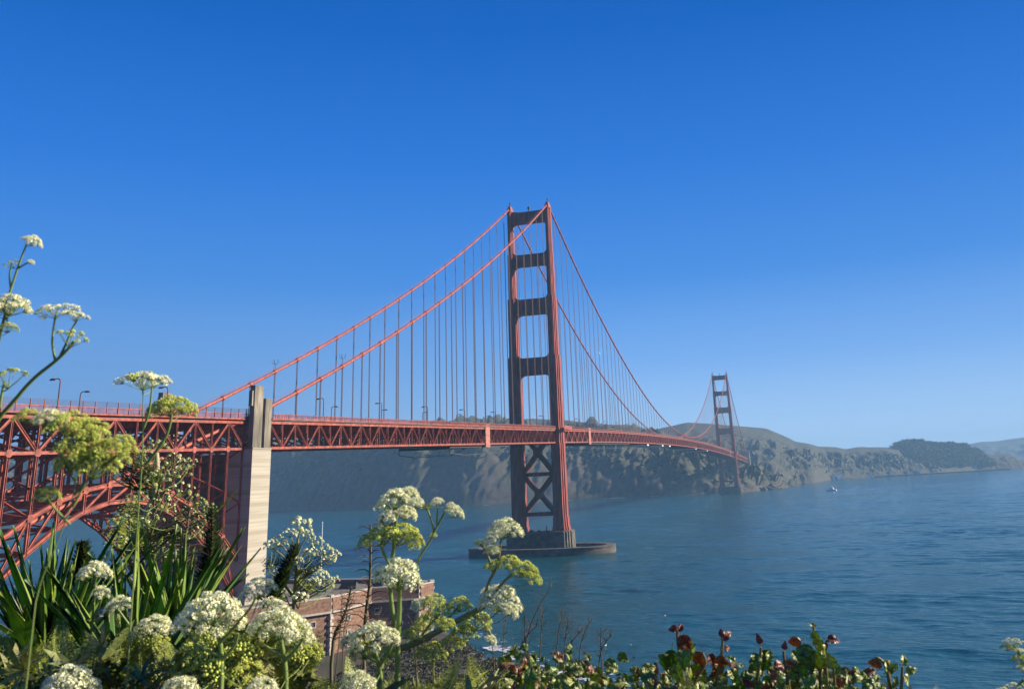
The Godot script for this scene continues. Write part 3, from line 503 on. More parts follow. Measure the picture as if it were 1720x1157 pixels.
func make_land() -> void:
	var hm := stuff(1, 1, 1, 0.95, grain(0.55, 1.0, 31, 0.02, 6), 0.006)
	hm.vertex_color_use_as_albedo = true
	M.hill = hm
	var grass := Color(0.10, 0.09, 0.05)
	var scrub := Color(0.024, 0.031, 0.016)
	var green := Color(0.06, 0.065, 0.028)
	var rock := Color(0.09, 0.073, 0.057)
	# the headland the bridge lands on
	var shore := pts([[-3200, 0, -1000], [-2600, 0, -1150], [-2000, 0, -1300], [-1500, 0, -1450], [-1073, 0, -1430], [-671, 0, -1175], [-484, 0, -1190], [-320, 0, -1303], [-230, 0, -1340], [-86, 0, -1345], [12, 0, -1371], [69, 0, -1515], [120, 0, -1950]])
	var ridge := pts([[-3200, 223, -2050], [-2788, 219, -1950], [-2418, 220, -1950], [-2069, 216, -1950], [-1738, 210, -1950], [-1426, 207, -1950], [-1130, 192, -1950], [-941, 194, -1950], [-831, 200, -1950], [-740, 205, -1950], [-668, 209, -1950], [-581, 203, -1950], [-478, 192, -1950], [-412, 180, -1950], [-310, 170, -1932], [-200, 140, -1912], [-100, 92, -1890], [0, 42, -1860], [60, 14, -1900], [120, -6, -2000]])
	hill("headland", shore, ridge, -3200.0, 120.0, 640, 130, 0.55, 38.0, 230.0, 11, [grass, scrub, green, rock], hm)
	# the higher ridge behind it, running down to the harbour
	var shore2 := pts([[-420, 0, -1900], [60, 0, -1900], [100, 0, -2040], [150, 0, -2080], [190, 0, -2500], [311, 0, -2644], [487, 0, -2792], [560, 0, -2860]])
	var ridge2 := pts([[-420, 150, -2500], [-340, 180, -2500], [-232, 196, -2500], [-173, 190, -2500], [-109, 181, -2500], [-66, 175, -2500], [13, 166, -2584], [38, 154, -2617], [75, 136, -2663], [97, 123, -2691], [140, 115, -2742], [166, 105, -2773], [228, 101, -2843], [256, 94, -2874], [300, 99, -2920], [383, 96, -3008], [445, 83, -3072], [507, 52, -3138], [560, 20, -3160]])
	hill("hillside_beyond", shore2, ridge2, -420.0, 560.0, 240, 90, 0.2, 22.0, 130.0, 12, [grass, scrub, green, rock], hm)
	var shore3 := pts([[340, 0, -2700], [487, 0, -2792], [696, 0, -3080], [800, 0, -3120]])
	var ridge3 := pts([[340, 20, -3250], [366, 42, -3250], [426, 84, -3250], [463, 101, -3250], [488, 109, -3250], [544, 106, -3250], [594, 92, -3250], [627, 88, -3250], [670, 92, -3250], [704, 80, -3250], [735, 58, -3250], [762, 25, -3250], [800, 0, -3250]])
	var wood := hill("wooded_hill", shore3, ridge3, 340.0, 800.0, 120, 50, 0.1, 8.0, 90.0, 13, [scrub, scrub, green, rock], hm, 300.0)
	var spots := []
	var wv: PackedVector3Array = wood.mesh.surface_get_arrays(0)[Mesh.ARRAY_VERTEX]
	for k in 1500:
		var q := wv[rng.randi() % wv.size()]
		if q.y > 14.0 and q.z > -3330.0: spots.append(q + Vector3(rng.randf_range(-3, 3), -1.5, rng.randf_range(-3, 3)))
	M.wood_spots = spots
	var shore4 := pts([[590, 0, -2930], [696, 0, -3108], [824, 0, -3171], [925, 0, -3260]])
	var ridge4 := pts([[590, 34, -3330], [740, 55, -3350], [761, 56, -3350], [858, 51, -3350], [890, 35, -3350], [925, 2, -3350]])
	hill("low_point", shore4, ridge4, 590.0, 925.0, 90, 40, 0.35, 6.0, 70.0, 14, [grass, grass, scrub, rock], hm, 200.0)
	var shore5 := pts([[700, 0, -5900], [2400, 0, -5700]])
	var ridge5 := pts([[700, 80, -6500], [890, 114, -6500], [1047, 125, -6500], [1175, 138, -6500], [1242, 148, -6500], [1328, 146, -6500], [1441, 157, -6500], [1507, 162, -6500], [1729, 168, -6500], [1976, 135, -6500], [2400, 60, -6500]])
	hill("far_ridge", shore5, ridge5, 700.0, 2400.0, 120, 40, 0.1, 20.0, 240.0, 15, [grass, scrub, green, rock], hm)

# ---------------------------------------------------------------- the bridge
const TX := 13.7          # half the distance between the two trusses, cables and tower legs
const SPAN := 1280.2
const PANEL := 7.62

func deck_y(z: float) -> float:      # top chord of the stiffening truss
	if z > 0.0: return 74.01 - 0.02659 * z
	if z < -SPAN: return 74.01 - 0.02659 * (-SPAN - z)
	return 82.52 - 8.508 * pow((z + SPAN / 2.0) / (SPAN / 2.0), 2.0)

func cable_y(z: float) -> float:
	if z > 343.0: return 67.1 - 0.335 * (z - 343.0)
	if z > 0.0: return 226.5 - 0.5826 * z + 0.000344 * z * z
	if z < -SPAN: return cable_y(-SPAN - z)
	var q := (z + SPAN / 2.0) / (SPAN / 2.0)
	return 87.0 + 139.5 * q * q

func ibeam() -> ArrayMesh:
	var b := MB.new()
	b.box(Vector3(-0.43, 0, 0), Vector3(0.14, 1, 1))
	b.box(Vector3(0.43, 0, 0), Vector3(0.14, 1, 1))
	b.box(Vector3(0, 0, 0), Vector3(0.72, 0.2, 1))
	return b.mesh()

func cube() -> ArrayMesh:
	var b := MB.new()
	b.box(Vector3.ZERO, Vector3.ONE)
	return b.mesh()

func leg_plan(w: float, d: float) -> PackedVector2Array:   # stepped like the cells of the steel legs
	var s := 0.10 * w + 0.22
	var q := [Vector2(w, 0.30 * d), Vector2(w - s, 0.30 * d), Vector2(w - s, 0.62 * d), Vector2(w - 2 * s, 0.62 * d), Vector2(w - 2 * s, d - 0.45), Vector2(0.45 * w, d - 0.45), Vector2(0.45 * w, d)]
	var out := PackedVector2Array()
	for p in q: out.append(p)
	for k in q.size(): out.append(Vector2(-q[q.size() - 1 - k].x, q[q.size() - 1 - k].y))
	for p in q: out.append(-p)
	for k in q.size(): out.append(Vector2(q[q.size() - 1 - k].x, -q[q.size() - 1 - k].y))
	return out

func column(b: MB, plan: PackedVector2Array, y0: float, y1: float, top := 1.0) -> void:
	var area := 0.0
	for i in plan.size(): area += plan[i].cross(plan[(i + 1) % plan.size()])
	for i in plan.size():
		var p := plan[i]
		var q := plan[(i + 1) % plan.size()]
		var o := Vector2((q - p).y, -(q - p).x) * signf(area)
		b.quad(Vector3(p.x, y0, p.y), Vector3(q.x, y0, q.y), Vector3(q.x * top, y1, q.y * top), Vector3(p.x * top, y1, p.y * top), Vector3(o.x, 0, o.y))
	var idx := Geometry2D.triangulate_polygon(plan)
	var f := b.v.size()
	for p in plan: b.vert(Vector3(p.x * top, y1, p.y * top), Vector3.UP)
	for k in range(0, idx.size(), 3): b.face(f + idx[k], f + idx[k + 1], f + idx[k + 2])

func strut_poly(xi: float, yb: float, yt: float, rb: float, rt: float) -> PackedVector2Array:
	var p := PackedVector2Array()
	for k in 7:   # right lower corner, curving from the leg into the soffit
		var a := PI / 2.0 * k / 6.0
		p.append(Vector2(xi - rb * (1.0 - cos(a)), yb - rb * (1.0 - sin(a))))
	for k in 7:
		var a := PI / 2.0 * (6 - k) / 6.0
		p.append(Vector2(-xi + rb * (1.0 - cos(a)), yb - rb * (1.0 - sin(a))))
	if rt > 0.0:
		for k in 7:
			var a := PI / 2.0 * k / 6.0
			p.append(Vector2(-xi + rt * (1.0 - cos(a)), yt + rt * (1.0 - sin(a))))
		for k in 7:
			var a := PI / 2.0 * (6 - k) / 6.0
			p.append(Vector2(xi - rt * (1.0 - cos(a)), yt + rt * (1.0 - sin(a))))
	else:
		p.append_array([Vector2(-xi, yt), Vector2(-xi * 0.55, yt - 0.9), Vector2(xi * 0.55, yt - 0.9), Vector2(xi, yt)])
	return p

func make_tower(parent: Node3D, z: float, label: String) -> Node3D:
	var t := group_part("tower", parent)
	t.position = Vector3(0, 0, z)
	tag(t, label)
	var lb := MB.new()
	column(lb, leg_plan(5.35, 8.6), 13.2, 15.4)
	column(lb, leg_plan(5.0, 8.2), 15.4, 21.5, 0.93)
	column(lb, leg_plan(4.35, 7.5), 21.5, 66.0, 0.965)
	column(lb, leg_plan(4.05, 7.2), 66.0, 121.8, 0.965)
	column(lb, leg_plan(3.1, 6.2), 121.8, 161.0, 0.97)
	column(lb, leg_plan(2.45, 5.3), 161.0, 192.0, 0.97)
	column(lb, leg_plan(1.95, 4.5), 192.0, 223.6, 0.97)
	for q in [[121.0, 3.55, 6.6], [160.2, 2.85, 5.6], [191.2, 2.3, 4.8], [222.6, 2.05, 4.7]]:
		column(lb, leg_plan(q[1], q[2]), q[0], q[0] + 0.9)
	var lm := lb.mesh()
	for s in [-1, 1]:
		var leg := part("leg", lm, M.red_wide, t, Transform3D(Basis.from_scale(Vector3(s, 1, 1)) if s > 0 else Basis(Vector3.UP, PI), Vector3(s * TX, 0, 0)))
		var sb := MB.new()   # cable saddle housing with its mast light
		sb.box(Vector3(0, 224.6, 0), Vector3(2.6, 2.0, 7.4))
		sb.hexa([Vector3(-1.2, 225.6, -3.2), Vector3(1.2, 225.6, -3.2), Vector3(1.2, 225.6, 3.2), Vector3(-1.2, 225.6, 3.2), Vector3(-0.7, 227.8, -1.6), Vector3(0.7, 227.8, -1.6), Vector3(0.7, 227.8, 1.6), Vector3(-0.7, 227.8, 1.6)])
		part("saddle_housing", sb.mesh(), M.red, t, Transform3D(Basis.IDENTITY, Vector3(s * TX, 0, 0)))
		var mb := MB.new()
		mb.tube([Vector3(0, 227.8, 0), Vector3(0, 229.6, 0)], [0.25, 0.2], 6)
		mb.tube([Vector3(0, 229.2, 0), Vector3(0, 229.6, 0), Vector3(0, 230.3, 0), Vector3(0, 230.7, 0)], [0.3, 0.6, 0.6, 0.2], 8)
		mb.tube([Vector3(0, 230.7, 0), Vector3(0, 233.5, 0)], [0.09, 0.05], 4)
		part("mast_light", mb.mesh(), M.dark, t, Transform3D(Basis.IDENTITY, Vector3(s * TX, 0, 0)))
	# four portal struts with rounded openings between them
	for q in [[110.2, 121.4, 3.85, 4.6, 3.8, 3.6, 0.97], [150.2, 160.9, 3.0, 4.2, 3.4, 3.0, 0.97], [183.6, 191.9, 2.4, 3.8, 3.2, 2.6, 0.97], [214.0, 223.3, 1.9, 3.4, 0.0, 2.2, 1.0]]:
		var xi: float = TX - q[2] * 0.7
		var sb := MB.new()
		sb.slab(strut_poly(xi, q[0], q[1], q[3], q[4]), q[5] * 1.5)
		# raised vertical ribs, tallest in the middle
		for k in range(-5, 6):
			var hh: float = (q[1] - q[0]) * (0.86 - 0.07 * absf(k))
			for s in [-1, 1]:
				sb.box(Vector3(k * 1.35, (q[0] + q[1]) / 2.0 - 0.2, s * (q[5] * 0.75 + 0.16)), Vector3(0.75, hh, 0.36))
		part("portal_strut", sb.mesh(), M.red_wide, t)
	var bb := MB.new()
	bb.tube([Vector3(0, 222.2, 0), Vector3(0, 224.4, 0)], [0.5, 0.35], 8)
	bb.tube([Vector3(0, 224.2, 0), Vector3(0, 224.8, 0), Vector3(0, 225.8, 0), Vector3(0, 226.3, 0)], [0.5, 1.1, 1.0, 0.25], 10)
	part("beacon", bb.mesh(), M.dark, t)
	# below the deck: two crossed frames and two straight struts
	for q in [[23.6, 47.4], [47.4, 74.0]]:
		for s in [-1, 1]:
			member("cross_brace", M.ibeam, M.red_wide, t, Vector3(-s * 9.9, q[0] + 0.8, 0), Vector3(s * 9.9, q[1] - 0.8, 0), 2.6, 4.2, Vector3(0, 0, 1))
		var gb := MB.new()
		gb.slab(PackedVector2Array([Vector2(-2.6, -1.6), Vector2(-1.2, -3), Vector2(1.2, -3), Vector2(2.6, -1.6), Vector2(2.6, 1.6), Vector2(1.2, 3), Vector2(-1.2, 3), Vector2(-2.6, 1.6)]), 4.5)
		part("gusset_plate", gb.mesh(), M.red_wide, t, Transform3D(Basis.IDENTITY, Vector3(0, (q[0] + q[1]) / 2.0, 0)))
	for y in [23.4, 47.4, 75.0]:
		member("cross_strut", M.ibeam, M.red_wide, t, Vector3(-10.2, y, 0), Vector3(10.2, y, 0), 2.4, 4.4, Vector3(0, 0, 1))
	return t

func make_pier(parent: Node3D, z: float, fender: bool) -> void:
	var p := group_part("tower_pier", parent)
	p.position = Vector3(0, 0, z)
	tag(p, "concrete tower pier with ribbed pedestal" + (" inside a low oval fender wall" if fender else ""))
	var b := MB.new()
	var plan := PackedVector2Array()
	var q := [Vector2(21.4, 4.2), Vector2(20.6, 4.2), Vector2(20.6, 7.4), Vector2(19.8, 7.4), Vector2(19.8, 10.2), Vector2(18.6, 10.2), Vector2(18.6, 12.4), Vector2(9.0, 12.4), Vector2(9.0, 11.4)]
	for v in q: plan.append(v)
	for k in q.size(): plan.append(Vector2(-q[q.size() - 1 - k].x, q[q.size() - 1 - k].y))
	for v in q: plan.append(-v)
	for k in q.size(): plan.append(Vector2(q[q.size() - 1 - k].x, -q[q.size() - 1 - k].y))
	column(b, plan, -4.0, 12.4, 0.985)
	column(b, plan, 12.4, 13.3, 0.94)
	# shallow ribs on the long faces
	for k in range(-7, 8):
		for s in [-1, 1]:
			b.box(Vector3(k * 1.15, 6.0, s * 11.5), Vector3(0.5, 11.4, 0.5))
	part("pedestal", b.mesh(), M.fender, p)
	if not fender: return
	var f := MB.new()
	var n := 96
	for k in n:
		var ring := []
		for a in [TAU * k / n, TAU * (k + 1) / n]:
			var d := Vector2(cos(a), sin(a))
			var shape := func(rx: float, rz: float, y: float) -> Vector3:
				var e := Vector2(signf(d.x) * pow(absf(d.x), 0.85) * rx, signf(d.y) * pow(absf(d.y), 0.85) * rz)
				return Vector3(e.x, y, e.y)
			ring.append([shape.call(47.5, 25.0, -4.0), shape.call(47.0, 24.5, 3.6), shape.call(47.4, 24.9, 3.6), shape.call(47.4, 24.9, 4.3), shape.call(41.5, 19.2, 4.3), shape.call(41.5, 19.2, 2.4), shape.call(20.0, 9.0, 2.4)])
		for j in 6:
			var a: Vector3 = ring[0][j]
			var e: Vector3 = ring[0][j + 1]
			var o := Vector3(a.x, 0, a.z)
			if j == 1: o = Vector3.DOWN
			if j == 3 or j == 5: o = Vector3.UP
			if j == 4: o = -o
			f.quad(a, ring[1][j], ring[1][j + 1], e, o)
	part("fender_wall", f.mesh(), M.fender, p)
	# railing and a few dark fittings on the pedestal's rim
	var r := MB.new()
	for k in range(-6, 7):
		r.beam(Vector3(k * 1.5, 13.3, 11.0), Vector3(k * 1.5, 14.5, 11.0), 0.08, 0.08)
	r.beam(Vector3(-9, 14.5, 11.0), Vector3(9, 14.5, 11.0), 0.08, 0.08)
	r.box(Vector3(-3.5, 13.9, 9), Vector3(2.4, 1.3, 1.2)); r.box(Vector3(1.5, 13.8, 9.5), Vector3(1.4, 1.0, 1.0)); r.tube([Vector3(6.5, 13.3, 9), Vector3(6.5, 16.6, 9)], [0.4, 0.3], 6)
	part("pier_railing", r.mesh(), M.dark, p)

# stiffening truss, floor and railings between two z; members singly where they can be told apart
func make_span(parent: Node3D, za: float, zb: float, single: bool, far: bool) -> void:
	var s := group_part("deck_span", parent)
	var n := roundi(absf(zb - za) / PANEL)
	var nodes := []
	for i in n + 1: nodes.append(minf(za, zb) + absf(zb - za) * i / n)
	var tops := {-1: MB.new(), 1: MB.new()}
	var bots := {-1: MB.new(), 1: MB.new()}
	var edge := {-1: MB.new(), 1: MB.new()}
	var slab := MB.new()
	var walk := {-1: MB.new(), 1: MB.new()}
	var rail := {-1: MB.new(), 1: MB.new()}
	var low := {-1: MB.new(), 1: MB.new()}
	var posts := MB.new()
	var web := MB.new()
	var floor_ := MB.new()
	for i in n + 1:
		var z: float = nodes[i]
		var y := deck_y(z)
		# cross beam under the floor and struts of the lower bracing
		floor_.box(Vector3(0, y - 1.4, z), Vector3(2 * TX - 0.9, 3.2, 0.5))
		floor_.box(Vector3(0, y - 7.62, z), Vector3(2 * TX - 0.5, 0.6, 0.5))
		for k in [-1, 1]:   # sway frame between the two trusses
			floor_.beam(Vector3(-k * (TX - 0.5), y - 2.6, z), Vector3(0, y - 7.3, z), 0.45, 0.45)
			floor_.beam(Vector3(k * 4.5, y - 2.6, z), Vector3(k * 4.5, y - 7.3, z), 0.4, 0.4)
			floor_.beam(Vector3(k * 9.0, y - 2.6, z), Vector3(k * 9.0, y - 7.3, z), 0.4, 0.4)
		for k in [-1, 1]:
			var x: float = k * TX
			if single: member("truss_post", M.ibeam, M.red, s, Vector3(x, y - 7.2, z), Vector3(x, y - 0.4, z), 0.5, 0.3, Vector3(1, 0, 0))
			else: web.beam(Vector3(x, y - 7.2, z), Vector3(x, y - 0.4, z), 0.4, 0.5)
	for i in n:
		var z0: float = nodes[i]
		var z1: float = nodes[i + 1]
		var y0 := deck_y(z0)
		var y1 := deck_y(z1)
		var even := posmod(roundi(z0 / PANEL), 2) == 0
		for k in [-1, 1]:
			var x: float = k * TX
			tops[k].beam(Vector3(x, y0, z0), Vector3(x, y1, z1), 0.9, 0.85)
			bots[k].beam(Vector3(x, y0 - 7.62, z0), Vector3(x, y1 - 7.62, z1), 0.9, 0.75)
			edge[k].beam(Vector3(x + k * 0.9, y0 + 1.05, z0), Vector3(x + k * 0.9, y1 + 1.05, z1), 0.5, 0.35)
			var a := Vector3(x, (y0 if even else y0 - 7.62), z0)
			var c := Vector3(x, (y1 - 7.62 if even else y1), z1)
			if single: member("truss_diagonal", M.ibeam, M.red, s, a, c, 0.6, 0.6, Vector3(1, 0, 0))
			else: web.beam(a, c, 0.6, 0.7, Vector3(1, 0, 0))
			# walkway, its edge and its railing
			walk[k].beam(Vector3(x - k * 1.1, y0 + 0.75, z0), Vector3(x - k * 1.1, y1 + 0.75, z1), 4.2, 0.3)
			rail[k].beam(Vector3(x + k * 0.95, y0 + 2.45, z0), Vector3(x + k * 0.95, y1 + 2.45, z1), 0.22, 0.16)
			low[k].beam(Vector3(x + k * 0.95, y0 + 1.45, z0), Vector3(x + k * 0.95, y1 + 1.45, z1), 0.12, 0.12)
			for j in (6 if not far else 1):
				var q := (j + 0.5) / 6.0 if not far else 0.5
				var pz := lerpf(z0, z1, q)
				var py := lerpf(y0, y1, q)
				var tall := 2.5
				posts.box(Vector3(x + k * 0.95, py + 1.2 + tall / 4.0, pz), Vector3(0.16, tall / 2.0, 0.22))
			if not far:
				for j in 22:
					var pz := lerpf(z0, z1, (j + 0.5) / 22.0)
					var py := lerpf(y0, y1, (j + 0.5) / 22.0)
					posts.box(Vector3(x + k * 0.95, py + 1.9, pz), Vector3(0.05, 1.0, 0.09))
			# brackets that carry the edge beam
			posts.beam(Vector3(x + k * 0.3, y0 + 0.3, z0), Vector3(x + k * 0.95, y0 + 1.1, z0), 0.3, 0.3)
		slab.beam(Vector3(0, y0 + 0.85, z0), Vector3(0, y1 + 0.85, z1), 21.0, 0.3)
		# lower wind bracing
		floor_.beam(Vector3(-TX, y0 - 7.62, z0), Vector3(TX, y1 - 7.62, z1), 0.4, 0.4)
		floor_.beam(Vector3(TX, y0 - 7.62, z0), Vector3(-TX, y1 - 7.62, z1), 0.4, 0.4)
		for x in [-11.0, -8.0, -5.0, -2.0, 2.0, 5.0, 8.0, 11.0]:
			floor_.beam(Vector3(x, y0 + 0.3, z0), Vector3(x, y1 + 0.3, z1), 0.35, 0.8)
	part("roadway", slab.mesh(), M.asphalt, s)
	for k in [-1, 1]:
		part("top_chord", tops[k].mesh(), M.red, s)
		part("bottom_chord", bots[k].mesh(), M.red, s)
		part("edge_beam", edge[k].mesh(), M.red, s)
		part("walkway", walk[k].mesh(), M.concrete_old, s)
		part("handrail", rail[k].mesh(), M.red, s)
		part("lower_rail", low[k].mesh(), M.red, s)
	tag(part("railing_pickets", posts.mesh(), M.red, s), "", "", "", "stuff")
	if not single: tag(part("truss_web", web.mesh(), M.red, s), "", "", "", "stuff")
	tag(part("floor_beams", floor_.mesh(), M.red, s), "", "", "", "stuff")

func make_cable(parent: Node3D, x: float) -> void:
	var b := MB.new()
	var p := []
	var r := []
	var zs := []
	var z := 470.0
	while z > -SPAN - 343.0:
		zs.append(z)
		z -= 15.24
	zs.append(0.0); zs.append(-SPAN)
	zs.sort(); zs.reverse()
	for q in zs:
		p.append(Vector3(x - signf(x) * clampf((q - 345.0) * 0.12, 0.0, 2.6), cable_y(q), q)); r.append(0.56)
	b.tube(p, r, 10)
	var rope_meshes := []
	for k in [-0.55, 0.55]:
		var ropes := MB.new()
		var h := []
		var hr := []
		for q in zs:
			if q < 335.0:
				h.append(Vector3(x + k, cable_y(q) + 1.35, q)); hr.append(0.05)
		ropes.tube(h, hr, 4)
		rope_meshes.append(ropes.mesh())
	var bands := MB.new()
	var sus := []
	for k in range(1, 23): sus.append(15.24 * k)
	for k in range(1, 84): sus.append(-SPAN * k / 84.0)
	for k in range(1, 23): sus.append(-SPAN - 15.24 * k)
	for q in sus:
		var d := Vector3(0, cable_y(q - 1) - cable_y(q + 1), -2).normalized()
		var m := Vector3(x, cable_y(q), q)
		bands.tube([m - d * 0.8, m + d * 0.8], [0.78, 0.78], 10)
		for k in [-0.55, 0.55]: bands.beam(m + Vector3(k, 0, 0), m + Vector3(k, 1.4, 0), 0.08, 0.08)
	var c := part("main_cable", b.mesh(), M.red, parent)
	for q in rope_meshes: part("hand_rope", q, M.red, c)
	var lb := MB.new()   # small caged light standing on the cable
	var lo3 := Vector3(x, cable_y(289.6) + 0.5, 289.6)
	lb.tube([lo3, lo3 + Vector3(0, 2.2, 0)], [0.09, 0.08], 5)
	for k in 5:
		var a := TAU * k / 5.0
		var o := Vector3(cos(a), 0, sin(a))
		lb.tube([lo3 + Vector3(0, 2.2, 0), lo3 + Vector3(0, 2.7, 0) + o * 1.1, lo3 + Vector3(0, 3.9, 0) + o * 1.2], [0.06, 0.06, 0.05], 4)
	part("cable_light", lb.mesh(), M.dark, c)
	tag(part("cable_bands", bands.mesh(), M.red, c), "", "", "", "stuff")
	var sb := MB.new()
	for i in [-0.16, 0.16]:
		for j in [-0.16, 0.16]:
			sb.tube([Vector3(i, 0, j), Vector3(i, 1, j)], [0.065, 0.065], 4, false)
	var sm := sb.mesh()
	for q in sus:
		var lo := deck_y(q) + 0.3
		part("suspender", sm, M.rope, c, Transform3D(Basis.from_scale(Vector3(1, cable_y(q) - 0.5 - lo, 1)), Vector3(x, lo, q)))

func make_bridge() -> void:
	M.ibeam = ibeam()
	M.cube = cube()
	var br := thing("suspension_bridge", "long red suspension bridge with two stepped towers crossing the bay", "bridge")
	make_tower(br, 0.0, "near red tower, its side towards the bay in sun")
	make_tower(br, -SPAN, "far red tower, faded by haze")
	make_pier(br, 0.0, true)
	make_pier(br, -SPAN, false)
	for x in [TX, -TX]: make_cable(br, x)
	make_span(br, 7.62, 335.3, true, false)
	make_span(br, -SPAN + 4.0, -4.0, false, true)
	make_span(br, -SPAN - 4.0, -SPAN - 338.0, false, true)
	# short deck pieces inside the towers and closed panels beside them
	for z in [0.0, -SPAN]:
		var b := MB.new()
		b.box(Vector3(0, deck_y(z) + 0.6, z), Vector3(19.0, 0.8, 16.0))
		for s in [-1, 1]:
			b.box(Vector3(s * 19.4, deck_y(z) + 0.5, z), Vector3(3.0, 0.9, 20.0))
			b.box(Vector3(s * 20.9, deck_y(z) + 1.7, z), Vector3(0.15, 1.5, 20.0))
		part("tower_walkway", b.mesh(), M.red, br)
	for z in [137.2, -85.7, -SPAN + 85.7]:
		for s in [-1, 1]:
			var b := MB.new()
			b.box(Vector3(s * (TX + 0.75), deck_y(z) - 3.4, z), Vector3(0.4, 11.6, 6.4))
			for k in range(-2, 3):
				b.box(Vector3(s * (TX + 1.0), deck_y(z) - 3.4 + k * 2.3, z), Vector3(0.16, 0.25, 6.5))
			part("cover_panel", b.mesh(), M.panel, br)

# ---------------------------------------------------------------- concrete pylon and the steel arch beside it
func make_pylon(label: String, z: float, top: float) -> void:
	var t := thing("concrete_pylon", label, "pylon", Vector3(0, 0, z), "concrete pylons at the ends of the arch")
	for s in [1, -1]:
		var b := MB.new()
		var sx := func(p: Array) -> void:
			# p: x0, x1, y0, y1, z0, z1
			b.box(Vector3(s * (p[0] + p[1]) / 2.0, (p[2] + p[3]) / 2.0, (p[4] + p[5]) / 2.0), Vector3(absf(p[1] - p[0]), p[3] - p[2], p[5] - p[4]))
		sx.call([8.6, 17.0, -2.0, 57.0, -4.9, 4.9])          # smooth lower shaft
		part("shaft", b.mesh(), M.concrete, t)
		b = MB.new()
		sx = func(p: Array) -> void:
			b.box(Vector3(s * (p[0] + p[1]) / 2.0, (p[2] + p[3]) / 2.0, (p[4] + p[5]) / 2.0), Vector3(absf(p[1] - p[0]), p[3] - p[2], p[5] - p[4]))
		sx.call([15.2, 16.8, 57.0, top, 0.2, 4.7])           # tall slab beside the roadway
		sx.call([15.2, 15.9, 57.0, top - 6.6, -1.3, 0.2])    # groove between the two slabs
		sx.call([15.2, 16.75, 57.0, top - 3.5, -4.8, -1.3])
		sx.call([15.3, 16.4, top - 6.0, top - 1.6, 4.7, 5.5])
		part("crown", b.mesh(), M.weathered, t)
		for y in [12.0, 19.5, 27.0, 34.5, 42.0, 49.5, 57.1]:
			var c := MB.new()
			c.box(Vector3(s * 17.0, y, 0), Vector3(0.06 if y < 57.0 else 0.3, 0.12 if y < 57.0 else 0.35, 9.9))
			part("moulding", c.mesh(), M.concrete, t)
	var w := MB.new()
	w.box(Vector3(0, 27.0, -1.5), Vector3(17.2, 58.0, 5.0))
	part("cross_wall", w.mesh(), M.concrete_old, t)

func arch_top(z: float) -> float:
	return 48.3 - 0.0088 * pow(z - 397.5, 2.0)

func arch_low(z: float) -> float:
	return 44.4 - 0.0122 * pow(z - 396.5, 2.0)

func viaduct_y(z: float) -> float:
	return 64.55 - 0.0265 * (z - 348.0)

